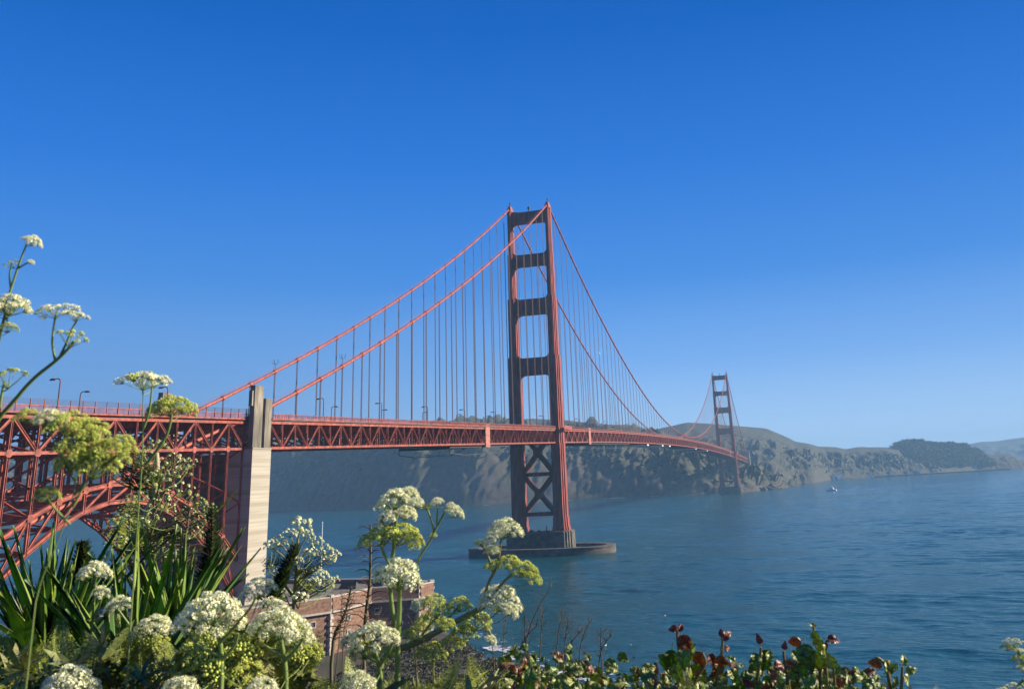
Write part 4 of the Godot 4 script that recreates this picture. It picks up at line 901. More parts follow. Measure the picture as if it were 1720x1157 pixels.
func make_viaduct() -> void:
	var t := thing("arch_viaduct", "red steel lattice arch carrying the roadway left of the pale pylon", "viaduct")
	var zs := []
	for i in 14: zs.append(348.6 + 7.62 * i)
	var last := 13
	for s in [1, -1]:
		var x: float = s * TX
		for i in 14:
			var z: float = zs[i]
			var yt := viaduct_y(z)
			var ym := yt - 7.45
			member("truss_post", M.ibeam, M.red, t, Vector3(x, ym, z), Vector3(x, yt, z), 0.55, 0.55, Vector3(1, 0, 0))
			var lo := maxf(arch_top(z), 8.0)
			member("column", M.ibeam, M.red, t, Vector3(x, lo, z), Vector3(x, ym, z), 0.6, 0.62, Vector3(1, 0, 0))
			if i > 0 and i < last and arch_low(z) > 2.0:
				member("arch_post", M.ibeam, M.red, t, Vector3(x, arch_low(z), z), Vector3(x, arch_top(z), z), 0.7, 0.6, Vector3(1, 0, 0))
			# gusset plates at the joints
			for y in [ym, arch_top(z)]:
				part("gusset_plate", M.gusset, M.red, t, Transform3D(Basis.IDENTITY, Vector3(x + s * 0.02, y, z)))
		for i in last:
			var z0: float = zs[i]
			var z1: float = zs[i + 1]
			var y0 := viaduct_y(z0)
			var y1 := viaduct_y(z1)
			member("top_chord", M.cube, M.red, t, Vector3(x, y0, z0), Vector3(x, y1, z1), 0.7, 0.7)
			member("lower_chord", M.ibeam, M.red, t, Vector3(x, y0 - 7.45, z0), Vector3(x, y1 - 7.45, z1), 0.7, 0.7)
			if i % 2 == 0: member("truss_diagonal", M.ibeam, M.red, t, Vector3(x, y0 - 7.45, z0), Vector3(x, y1, z1), 0.65, 0.6, Vector3(1, 0, 0))
			else: member("truss_diagonal", M.ibeam, M.red, t, Vector3(x, y0, z0), Vector3(x, y1 - 7.45, z1), 0.65, 0.6, Vector3(1, 0, 0))
			member("arch_rib", M.ibeam, M.red, t, Vector3(x, arch_top(z0), z0), Vector3(x, arch_top(z1), z1), 0.9, 0.9, Vector3(1, 0, 0))
			member("arch_rib", M.ibeam, M.red, t, Vector3(x, arch_low(z0), z0), Vector3(x, arch_low(z1), z1), 0.9, 1.0, Vector3(1, 0, 0))
			var mid := (z0 + z1) / 2.0 < 397.5
			var a := Vector3(x, arch_low(z0) if mid else arch_top(z0), z0)
			var c := Vector3(x, arch_top(z1) if mid else arch_low(z1), z1)
			member("arch_diagonal", M.ibeam, M.red, t, a, c, 0.55, 0.45, Vector3(1, 0, 0))
	# bracing across, between the two lattice planes
	for i in 14:
		var z: float = zs[i]
		var ym := viaduct_y(z) - 7.45
		for y in [viaduct_y(z) - 0.9, ym, arch_top(z), arch_low(z)]:
			if y > 4.0: member("cross_beam", M.ibeam, M.red, t, Vector3(-TX, y, z), Vector3(TX, y, z), 0.6, 0.9)
		for s in [-1, 1]:
			member("sway_brace", M.cube, M.red, t, Vector3(-s * TX, ym, z), Vector3(s * TX, viaduct_y(z) - 1.0, z), 0.4, 0.4)
			if ym - arch_top(z) > 9.0:
				var n := ceili((ym - arch_top(z)) / 15.0)
				for k in n:
					var ya := lerpf(maxf(arch_top(z), 6.0), ym, float(k) / n)
					var yb := lerpf(maxf(arch_top(z), 6.0), ym, float(k + 1) / n)
					member("sway_brace", M.cube, M.red, t, Vector3(-s * TX, ya, z), Vector3(s * TX, yb, z), 0.45, 0.45)
		if i < last:
			var z1: float = zs[i + 1]
			for s in [-1, 1]:
				member("lateral_brace", M.cube, M.red, t, Vector3(-s * TX, arch_top(z), z), Vector3(s * TX, arch_top(z1), z1), 0.4, 0.4)
				member("lateral_brace", M.cube, M.red, t, Vector3(-s * TX, arch_low(z), z), Vector3(s * TX, arch_low(z1), z1), 0.4, 0.4)
				member("lateral_brace", M.cube, M.red, t, Vector3(-s * TX, ym, z), Vector3(s * TX, viaduct_y(z1) - 7.45, z1), 0.4, 0.4)
	# inner columns of the four-plane deck framing
	for i in 14:
		var z: float = zs[i]
		for x in [-5.0, 5.0]:
			if viaduct_y(z) - 7.45 - arch_top(z) > 2.0: member("inner_column", M.ibeam, M.red, t, Vector3(x, maxf(arch_top(z), 8.0), z), Vector3(x, viaduct_y(z) - 7.45, z), 0.6, 0.6, Vector3(1, 0, 0))
			member("inner_post", M.ibeam, M.red, t, Vector3(x, viaduct_y(z) - 7.45, z), Vector3(x, viaduct_y(z) - 0.5, z), 0.6, 0.6, Vector3(1, 0, 0))
	var z0: float = 345.0
	var z1: float = 470.0
	var b := MB.new()
	b.beam(Vector3(0, viaduct_y(z0) + 0.85, z0), Vector3(0, viaduct_y(z1) + 0.85, z1), 27.0, 0.4)
	part("roadway", b.mesh(), M.asphalt, t)
	for x in [-9.0, -4.5, 0.0, 4.5, 9.0]:
		member("stringer", M.ibeam, M.red, t, Vector3(x, viaduct_y(z0), z0), Vector3(x, viaduct_y(z1), z1), 0.5, 1.2)
	for s in [-1, 1]:
		var x: float = s * (TX + 0.6)
		member("edge_beam", M.cube, M.red, t, Vector3(x, viaduct_y(z0) + 0.95, z0), Vector3(x, viaduct_y(z1) + 0.95, z1), 0.5, 0.35)
		var pk := MB.new()
		var pz := z0
		while pz < z1:
			pk.box(Vector3(x - s * 0.1, viaduct_y(pz) + 1.8, pz), Vector3(0.06, 1.3, 0.13))
			pz += 0.36
		tag(part("railing_pickets", pk.mesh(), M.red, t), "", "", "", "stuff")
		member("handrail", M.cube, M.red, t, Vector3(x, viaduct_y(z0) + 2.5, z0), Vector3(x, viaduct_y(z1) + 2.5, z1), 0.22, 0.18)
		var wires := MB.new()
		var k := 0
		var z := z0
		while z < z1:
			member("railing_post", M.cube, M.red, t, Vector3(x + s * 0.1, viaduct_y(z) + 0.9, z), Vector3(x + s * 0.1, viaduct_y(z) + 3.9, z), 0.14, 0.2)
			z += 3.81
		for y in [2.95, 3.4, 3.85]:
			wires.beam(Vector3(x + s * 0.1, viaduct_y(z0) + y, z0), Vector3(x + s * 0.1, viaduct_y(z1) + y, z1), 0.05, 0.05)
		z = z0
		while z < z1:
			wires.beam(Vector3(x + s * 0.1, viaduct_y(z) + 2.5, z), Vector3(x + s * 0.1, viaduct_y(z) + 3.9, z), 0.03, 0.03)
			z += 0.35
		tag(part("safety_wires", wires.mesh(), M.rope, t), "", "", "", "stuff")

func make_lamps() -> void:
	var proto := thing("street_lamp", "", "street lamp")
	var b := MB.new()
	b.tube([Vector3(0, 0, 0), Vector3(0, 0.9, 0)], [0.32, 0.26], 8)
	b.tube([Vector3(0, 0.9, 0), Vector3(0, 6.6, 0), Vector3(0, 7.3, 0), Vector3(-0.25, 7.7, 0), Vector3(-0.8, 7.9, 0), Vector3(-2.0, 7.85, 0)], [0.19, 0.15, 0.14, 0.13, 0.12, 0.1], 8)
	part("pole", b.mesh(), M.lampgrey, proto)
	var h := MB.new()
	h.hexa([Vector3(-2.9, 7.62, -0.3), Vector3(-1.5, 7.62, -0.3), Vector3(-1.5, 7.62, 0.3), Vector3(-2.9, 7.62, 0.3), Vector3(-2.6, 7.98, -0.2), Vector3(-1.6, 8.02, -0.2), Vector3(-1.6, 8.02, 0.2), Vector3(-2.6, 7.98, 0.2)])
	var head := part("lamp_head", h.mesh(), M.lampgrey, proto)
	var l := MB.new()
	l.box(Vector3(-2.2, 7.58, 0), Vector3(1.0, 0.06, 0.42))
	part("lens", l.mesh(), M.lens, head)
	var spots := []
	for q in [418.2, 381.0]: spots.append([1, q, true])
	spots.append([-1, 386.0, true])
	for k in 14: spots.append([1, 298.5 - 45.72 * k, false])
	for k in 14: spots.append([-1, 250.5 - 45.72 * k, false])
	var order := ["first", "second", "third", "fourth", "fifth", "sixth", "seventh", "eighth", "ninth", "tenth", "eleventh", "twelfth", "thirteenth", "fourteenth"]
	var count := {}
	for i in spots.size():
		var q: Array = spots[i]
		var o: Node3D = proto
		if i > 0:
			o = proto.duplicate()
			o.name = numbered("street_lamp")
			add_child(o)
		var y: float = (viaduct_y(q[1]) if q[2] else deck_y(q[1])) + 1.0
		o.position = Vector3(q[0] * 11.6, y, q[1])
		o.rotation.y = 0.0 if q[0] > 0 else PI
		var key := "%d%s" % [q[0], q[2]]
		var k: int = count.get(key, 0)
		count[key] = k + 1
		var side := "bay-side" if q[0] > 0 else "sea-side"
		o.set_meta("label", ("dark curved lamp on the %s edge of the arch viaduct, %s from the frame's left" % [side, order[k]]) if q[2] else ("dark curved lamp on the %s edge of the bridge deck, %s from the pylon" % [side, order[k]]))
		o.set_meta("group", "lamps along the roadway")

func make_platforms() -> void:
	var i := 0
	for q in [[184.0, 97.0], [-100.0, -246.0]]:
		var t := thing("hanging_platform", ["dark work platform slung under the deck left of the near tower", "dark work platform slung under the deck right of the near tower"][i], "platform", Vector3.ZERO, "work platforms under the deck")
		i += 1
		var za: float = q[0]
		var zb: float = q[1]
		var ya := deck_y(za) - 8.6
		var yb := deck_y(zb) - 8.6
		var zm := lerpf(za, zb, 0.2)
		var zn := lerpf(za, zb, 0.75)
		for s in [-1, 1]:
			var x: float = s * 12.6
			var b := MB.new()
			b.beam(Vector3(x, ya, za), Vector3(x, yb, zb), 0.3, 0.9)
			b.beam(Vector3(x, ya - 2.6, za), Vector3(x, deck_y(zm) - 12.4, zm), 0.25, 0.3)
			b.beam(Vector3(x, deck_y(zm) - 12.4, zm), Vector3(x, deck_y(zn) - 12.2, zn), 0.25, 0.3)
			b.beam(Vector3(x, deck_y(zn) - 12.2, zn), Vector3(x, yb, zb), 0.25, 0.3)
			b.beam(Vector3(x, ya, za), Vector3(x, ya - 2.6, za), 0.3, 0.3)
			part("side_frame", b.mesh(), M.dark, t)
		var d := MB.new()
		d.beam(Vector3(0, ya - 0.3, za), Vector3(0, lerpf(ya, yb, 0.5) - 0.3, lerpf(za, zb, 0.5)), 25.0, 0.6)
		part("platform_floor", d.mesh(), M.dark, t)
		var e := MB.new()
		for k in 9:
			var z := lerpf(za, zb, k / 8.0)
			e.beam(Vector3(-12.6, deck_y(z) - 8.6, z), Vector3(12.6, deck_y(z) - 8.6, z), 0.25, 0.4)
			for s in [-1, 1]: e.beam(Vector3(s * 12.6, deck_y(z) - 9.4, z), Vector3(s * 12.6, deck_y(z) - 7.3, z), 0.2, 0.2)
		part("hanger_bars", e.mesh(), M.dark, t)
	var k := 0
	for z in [-330.0, -420.0, -470.0, -700.0, -830.0]:
		var t := thing("inspection_gantry", ["pale gantry under the main span nearest the near tower", "second pale gantry under the main span", "pale gantry under the middle of the main span, third along", "small pale gantry past the middle of the main span", "pale gantry under the deck nearest the far tower"][k], "gantry", Vector3(0, deck_y(z) - 8.4, z), "gantries under the main span")
		k += 1
		var b := MB.new()
		b.box(Vector3(0, -0.9, 0), Vector3(28.5, 1.2, 9.0))
		part("gantry_deck", b.mesh(), M.white, t)
		var c := MB.new()
		for s in [-1, 1]:
			for j in [-1, 1]: c.box(Vector3(s * 13.9, 0.1, j * 4.0), Vector3(0.3, 0.9, 0.3))
			c.box(Vector3(s * 14.2, -0.1, 0), Vector3(0.1, 0.12, 9.0))
		part("hanger", c.mesh(), M.dark, t)

# ---------------------------------------------------------------- the near shore: bluff, fort, surf
const SHORE := [[-160.0, 420.0], [-110.0, 330.0], [-60.0, 285.0], [0.0, 272.0], [40.0, 284.0], [64.0, 302.0], [78.0, 326.0], [96.0, 350.0], [125.0, 378.0], [160.0, 402.0], [210.0, 424.0], [280.0, 446.0], [420.0, 480.0]]

func shore_z(x: float) -> float:
	for k in SHORE.size() - 1:
		if x >= SHORE[k][0] and x <= SHORE[k + 1][0]:
			return lerpf(SHORE[k][1], SHORE[k + 1][1], (x - SHORE[k][0]) / (SHORE[k + 1][0] - SHORE[k][0]))
	return 480.0

func ground_y(x: float, z: float) -> float:
	var s := (593.87 - z) * 0.96 + (176.35 - x) * 0.25
	var y := 43.42
	if s > 1.2: y = 43.42 - 0.16 * (s - 1.2)
	if s > 6.0: y = 42.65 - 0.62 * (s - 6.0)
	y += nz.get_noise_2d(x * 2.0, z * 2.0) * clampf((s - 3.0) * 0.1, 0.0, 2.0)
	return clampf(y, 1.6 + nz.get_noise_2d(x, z) * 0.6, 48.0)

func make_bluff() -> void:
	var b := MB.new()
	# shore line, from the far side of the arch round the fort and along the bluff's foot
	var line := SHORE
	var nu := 150
	var nv := 110
	for i in nu + 1:
		var x := lerpf(-160.0, 420.0, float(i) / nu)
		# finer columns near the viewer
		var u := float(i) / nu
		var zs := 300.0
		for k in line.size() - 1:
			if x >= line[k][0] and x <= line[k + 1][0]:
				zs = lerpf(line[k][1], line[k + 1][1], (x - line[k][0]) / (line[k + 1][0] - line[k][0]))
		zs += nz.get_noise_2d(x * 3.0, 7.0) * 5.0
		for j in nv + 1:
			var w := pow(float(j) / nv, 1.3)
			var z := lerpf(zs, 720.0, w)
			var y := ground_y(x, z)
			y = lerpf(-2.5, y, smoothstep(0.0, 9.0, z - zs))
			var h := nz.get_noise_2d(x * 4.0, z * 4.0)
			var c := Color(0.07, 0.06, 0.04).lerp(Color(0.035, 0.045, 0.018), smoothstep(-0.2, 0.25, h))
			if z - zs < 10.0: c = Color(0.16, 0.14, 0.12).lerp(Color(0.09, 0.08, 0.07), smoothstep(-0.2, 0.2, h))
			b.col = c
			b.vert(Vector3(x, y, z), Vector3.UP, Vector2(u, w))
	for i in nu:
		for j in nv:
			var a := i * (nv + 1) + j
			var d := a + nv + 1
			b.face(a, d, d + 1); b.face(a, d + 1, a + 1)
	smooth_normals(b)
	struct("ground", b.mesh(), M.soil)

func make_fort() -> void:
	var t := thing("brick_fort", "old red brick fort with pale corner stones below the bridge", "fort")
	var plan := [Vector2(18, 376), Vector2(33.9, 350.4), Vector2(39.4, 341.4), Vector2(41.6, 321.6), Vector2(54.2, 314.6), Vector2(55.4, 307.6), Vector2(40, 297), Vector2(-22, 292), Vector2(-34, 374)]
	var poly := PackedVector2Array(plan)
	var b := MB.new()
	column(b, poly, 1.0, 14.9)
	part("walls", b.mesh(), M.brick, t)
	var n := plan.size()
	for i in n:
		var p := Vector3(plan[i].x, 0, plan[i].y)
		var q := Vector3(plan[(i + 1) % n].x, 0, plan[(i + 1) % n].y)
		var d := (q - p).normalized()
		var o := Vector3(d.z, 0, -d.x)
		if o.dot((p + q) / 2.0 - Vector3(5, 0, 335)) < 0.0: o = -o
		# parapet above the string course
		var pb := MB.new()
		pb.beam(p + Vector3(0, 14.1, 0) + o * 0.12, q + Vector3(0, 14.1, 0) + o * 0.12, 1.6, 3.6)
		part("parapet", pb.mesh(), M.brick, t)
		var sb := MB.new()
		sb.beam(p + Vector3(0, 12.25, 0) + o * 0.25, q + Vector3(0, 12.25, 0) + o * 0.25, 1.7, 0.5)
		part("string_course", sb.mesh(), M.granite, t)
		var cb := MB.new()
		cb.beam(p + Vector3(0, 16.05, 0), q + Vector3(0, 16.05, 0), 1.7, 0.3)
		part("coping", cb.mesh(), M.granite, t)
		# corner stones, long and short by turns
		var k := 0
		var y := 1.4
		while y < 16.0:
			var w := 1.5 if k % 2 == 0 else 0.95
			var qb := MB.new()
			qb.box(p + Vector3(0, y + 0.42, 0), Vector3(w, 0.84, w), Basis(Vector3.UP, atan2(d.x, d.z)))
			if i in [1, 2, 4, 5]: part("corner_stone", qb.mesh(), M.granite, t)
			y += 0.9
			k += 1
		# gun ports: a dark recess in a pale frame
		var len := p.distance_to(q)
		var cols: Array = {2: [0.45], 3: [0.16, 0.62], 4: [0.5], 1: [0.5], 0: [0.3, 0.7]}.get(i, [])
		for f in cols:
			for yy in [9.6, 5.6, 2.8]:
				var m: Vector3 = p.lerp(q, f) + Vector3(0, yy, 0) + o * 0.02
				var basis := Basis(d, Vector3.UP, o)
				var fr := MB.new()
				for e in [[0, 0.75, 1.7, 0.25], [0, -0.75, 1.7, 0.25], [0.75, 0, 0.25, 1.3], [-0.75, 0, 0.25, 1.3]]:
					fr.box(m + basis * Vector3(e[0], e[1], 0.1), Vector3(e[2], e[3], 0.4), basis)
				var win := part("gun_port", fr.mesh(), M.granite, t)
				var rb := MB.new()
				rb.box(m, Vector3(1.25, 1.25, 0.08), basis)
				part("recess", rb.mesh(), M.dark, win)
	# roof terrace with low dark sheds
	var rb := MB.new()
	column(rb, PackedVector2Array([Vector2(16, 370), Vector2(36, 340), Vector2(39, 322), Vector2(50, 313), Vector2(38, 300), Vector2(-20, 295), Vector2(-30, 370)]), 14.9, 15.05)
	part("roof_terrace", rb.mesh(), M.concrete_old, t)
	for q in [[22, 318, 9, 5, 1.6], [30, 312, 6, 4, 1.9], [12, 325, 8, 6, 1.4], [38, 308, 4, 3, 1.4], [4, 312, 7, 5, 1.8]]:
		var sb := MB.new()
		sb.hexa([Vector3(q[0] - q[2] / 2.0, 15.05, q[1] - q[3] / 2.0), Vector3(q[0] + q[2] / 2.0, 15.05, q[1] - q[3] / 2.0), Vector3(q[0] + q[2] / 2.0, 15.05, q[1] + q[3] / 2.0), Vector3(q[0] - q[2] / 2.0, 15.05, q[1] + q[3] / 2.0), Vector3(q[0] - q[2] * 0.4, 15.05 + q[4], q[1]), Vector3(q[0] + q[2] * 0.4, 15.05 + q[4], q[1]), Vector3(q[0] + q[2] * 0.4, 15.05 + q[4], q[1] + 0.2), Vector3(q[0] - q[2] * 0.4, 15.05 + q[4], q[1] + 0.2)])
		part("roof_shed", sb.mesh(), M.dark, t)
	var f := thing("flag_pole", "thin white flag pole on the brick fort's roof", "flag pole", Vector3(20.5, 15.05, 313.0))
	var fb := MB.new()
	fb.tube([Vector3.ZERO, Vector3(0, 11, 0), Vector3(0, 19.6, 0)], [0.16, 0.13, 0.09], 8)
	part("pole", fb.mesh(), M.white, f)
	var ball := MB.new()
	ball.tube([Vector3(0, 19.5, 0), Vector3(0, 19.7, 0), Vector3(0, 19.9, 0)], [0.08, 0.22, 0.05], 8)
	part("finial", ball.mesh(), M.white, f)
	var fo := MB.new()
	fo.tube([Vector3.ZERO, Vector3(0, 0.5, 0)], [0.5, 0.4], 8)
	part("footing", fo.mesh(), M.concrete_old, f)

func make_scrub() -> void:
	# coastal scrub on the bank below the bluff
	var b := MB.new()
	var r := RandomNumberGenerator.new()
	r.seed = 44
	for k in 90:
		var d := Vector3(r.randfn(0, 1), absf(r.randfn(0, 1)), r.randfn(0, 1)).normalized()
		var m := Vector3(d.x * 0.9, d.y * 0.6, d.z * 0.9) * r.randf_range(0.6, 1.05)
		var s := r.randf_range(0.12, 0.24)
		var o := []
		for q in 4: o.append(m + Vector3(r.randfn(0, 1), r.randfn(0, 1), r.randfn(0, 1)).normalized() * s)
		var g := r.randf_range(0.6, 1.4)
		b.col = Color(0.075 * g, 0.08 * g, 0.03 * g) if r.randf() < 0.75 else Color(0.14 * g, 0.10 * g, 0.05 * g)
		b.tri(o[0], o[1], o[2], d); b.tri(o[0], o[2], o[3], d)
	var mm := MultiMesh.new()
	mm.transform_format = MultiMesh.TRANSFORM_3D
	mm.mesh = b.mesh()
	var spots := []
	while spots.size() < 1900:
		var x := r.randf_range(40.0, 260.0)
		var z := r.randf_range(318.0, 585.0)
		if spots.size() < 500:
			x = r.randf_range(57.0, 100.0)
			z = r.randf_range(318.0, 395.0)
		var y := ground_y(x, z)
		if z < shore_z(x) + 6.0: continue
		if z > 430.0 and r.randf() < 0.6: continue
		if Vector2(x, z).distance_to(Vector2(176, 594)) < 16.0 or (x < 57.5 and z < 372.0): continue
		spots.append(Vector3(x, y - 0.2, z))
	mm.instance_count = spots.size()
	for k in spots.size():
		var s := r.randf_range(1.0, 2.4) if k >= 500 else r.randf_range(0.7, 1.6)
		mm.set_instance_transform(k, Transform3D(Basis(Vector3.UP, r.randf() * TAU).scaled(Vector3(s, s * 0.8, s)), spots[k]))
	var o := MultiMeshInstance3D.new()
	o.name = "scrub"
	o.multimesh = mm
	o.material_override = M.fern
	add_child(o)
	tag(o, "dark low coastal scrub covering the bank below the bluff", "scrub", "", "stuff")

func make_surf() -> void:
	# foam flecks drifting off the sea wall: many ragged scraps
	var b := MB.new()
	var r := RandomNumberGenerator.new()
	r.seed = 8
	for k in 1500:
		var x := r.randf_range(60.0, 135.0)
		var zs := 300.0 + (x - 62.0) * 1.25
		if x > 96.0: zs = 343.0 + (x - 96.0) * 0.85
		var off := absf(r.randfn(0.0, 7.0))
		var z := zs - off + 3.0
		if nz.get_noise_2d(x * 9.0, z * 9.0) < -0.02: continue
		var s := r.randf_range(0.12, 0.55) * (1.0 - off / 40.0)
		var a := r.randf() * TAU
		var m := Vector3(x, 0.03 + 0.0006 * (k % 40), z)
		var f := b.v.size()
		b.vert(m, Vector3.UP)
		for q in 7:
			var t := a + TAU * q / 7.0
			b.vert(m + Vector3(cos(t) * s * r.randf_range(0.8, 2.4), 0, sin(t) * s * r.randf_range(0.4, 0.9)), Vector3.UP)
		for q in 7: b.face(f, f + 1 + q, f + 1 + (q + 1) % 7)
	var o := part("surf", b.mesh(), M.foam, self)
	tag(o, "white foam breaking along the shore below the bluff", "surf", "", "stuff")

func make_far_surf() -> void:
	# a broken white line where the water meets the headland
	var shore := pts([[-671, 0, -1175], [-484, 0, -1190], [-320, 0, -1303], [-230, 0, -1340], [-86, 0, -1345], [12, 0, -1371], [69, 0, -1515]])
	var b := MB.new()
	var r := RandomNumberGenerator.new()
	r.seed = 18
	for k in 500:
		var x := r.randf_range(-650.0, 60.0)
		if nz.get_noise_2d(x * 1.2, 40.0) < 0.08: continue
		var m := along(shore, x) + Vector3(0, 0.35, 14.0 + r.randfn(0.0, 4.0))
		var s := r.randf_range(0.8, 2.2)
		var f := b.v.size()
		b.vert(m, Vector3.UP)
		for q in 7:
			var t := TAU * q / 7.0
			b.vert(m + Vector3(cos(t) * s * r.randf_range(0.9, 2.6), 0, sin(t) * s * r.randf_range(0.5, 1.0)), Vector3.UP)
		for q in 7: b.face(f, f + 1 + q, f + 1 + (q + 1) % 7)
	tag(part("far_surf", b.mesh(), M.foam, self), "thin broken white line of foam at the headland's foot", "surf", "", "stuff")

func make_rocks() -> void:
	var i := 0
	for q in [[66, -1500, 17, 12, "dark rock stack in the water beside the far tower"], [50, -1468, 10, 7, "small dark rock nearest the far tower"], [112, -2075, 16, 26, "tall lone rock standing off the far shore"], [78, -1545, 10, 6, "low dark rock farther behind the rock stack"]]:
		var b := MB.new()
		var f := FastNoiseLite.new()
		f.seed = 40 + i; f.frequency = 0.09; f.fractal_octaves = 4
		var m := 14
		for a in m + 1:
			for c in 21:
				var el := PI / 2.0 * a / m
				var az := TAU * c / 20.0
				var d := Vector3(cos(az) * cos(el), sin(el), sin(az) * cos(el))
				var k := 1.0 + 0.55 * f.get_noise_3d(d.x * 9, d.y * 9, d.z * 9)
				b.vert(Vector3(d.x * q[2] * k, d.y * q[3] * k - 1.0, d.z * q[2] * k), d)
		for a in m:
			for c in 20:
				var p := a * 21 + c
				b.face(p, p + 1, p + 22); b.face(p, p + 22, p + 21)
		smooth_normals(b)
		var o := part(numbered("sea_rock"), b.mesh(), M.rock, self, Transform3D(Basis.IDENTITY, Vector3(q[0], 0, q[1])))
		tag(o, q[4], "rock", "rocks off the far shore")
		i += 1

func make_boat() -> void:
	var t := thing("motor_boat", "white motor boat crossing the bay right of the far tower", "boat", Vector3(184.9, 0, -1229.0))
	t.rotation.y = deg_to_rad(75)
	# bow towards -z of the boat
	var h := MB.new()
	var ring := func(y: float, k: float) -> Array:
		var o := []
		for q in [[-9.5, 2.3], [-3, 2.8], [3, 2.5], [7, 1.5], [10.0, 0.05]]: o.append(Vector3(q[1] * k, y + (0.5 if q[0] > 5 else 0.0) * k, -q[0]))
		for q in [[10.0, -0.05], [7, -1.5], [3, -2.5], [-3, -2.8], [-9.5, -2.3]]: o.append(Vector3(q[1] * k, y + (0.5 if q[0] > 5 else 0.0) * k, -q[0]))
		return o
	var lo: Array = ring.call(-0.4, 0.75)
	var hi: Array = ring.call(2.2, 1.0)
	for k in 10:
		h.quad(lo[k], lo[(k + 1) % 10], hi[(k + 1) % 10], hi[k], Vector3(hi[k].x + hi[(k + 1) % 10].x, 0, hi[k].z * 0.1))
	for k in 4: h.quad(hi[k], hi[k + 1], hi[8 - k], hi[9 - k], Vector3.UP)
	part("hull", h.mesh(), M.white, t)
	var c := MB.new()
	c.hexa([Vector3(-2, 2.1, -4), Vector3(2, 2.1, -4), Vector3(2, 2.1, 5), Vector3(-2, 2.1, 5), Vector3(-1.7, 4.6, -2.6), Vector3(1.7, 4.6, -2.6), Vector3(1.7, 4.6, 4.6), Vector3(-1.7, 4.6, 4.6)])
	var cab := part("cabin", c.mesh(), M.white, t)
	var w := MB.new()
	for s in [-1, 1]: w.box(Vector3(s * 1.88, 3.7, 1.0), Vector3(0.12, 0.7, 5.0))
	part("window_band", w.mesh(), M.glass, cab)
	var f := MB.new()
	f.box(Vector3(0, 5.3, 1.5), Vector3(2.6, 1.2, 3.0))
	f.tube([Vector3(0, 5.8, 2), Vector3(0, 8.6, 2)], [0.1, 0.05], 5)
	part("flying_bridge", f.mesh(), M.white, t)
	# wake
	var b := MB.new()
	var r := RandomNumberGenerator.new()
	r.seed = 3
	for k in 240:
		var d := r.randf() * r.randf() * 75.0
		var x := 184.9 + 9.0 + d
		var z := -1229.0 + r.randfn(0.0, 0.9 + d * 0.05) + d * 0.06
		var s := r.randf_range(0.4, 1.3)
		var m := Vector3(x, 0.04, z)
		var f0 := b.v.size()
		b.vert(m, Vector3.UP)
		for q in 6:
			var a := TAU * q / 6.0
			b.vert(m + Vector3(cos(a) * s * 2.2, 0, sin(a) * s), Vector3.UP)
		for q in 6: b.face(f0, f0 + 1 + q, f0 + 1 + (q + 1) % 6)
	tag(part("wake", b.mesh(), M.foam, self), "pale foam wake trailing behind the white motor boat", "wake", "", "stuff")

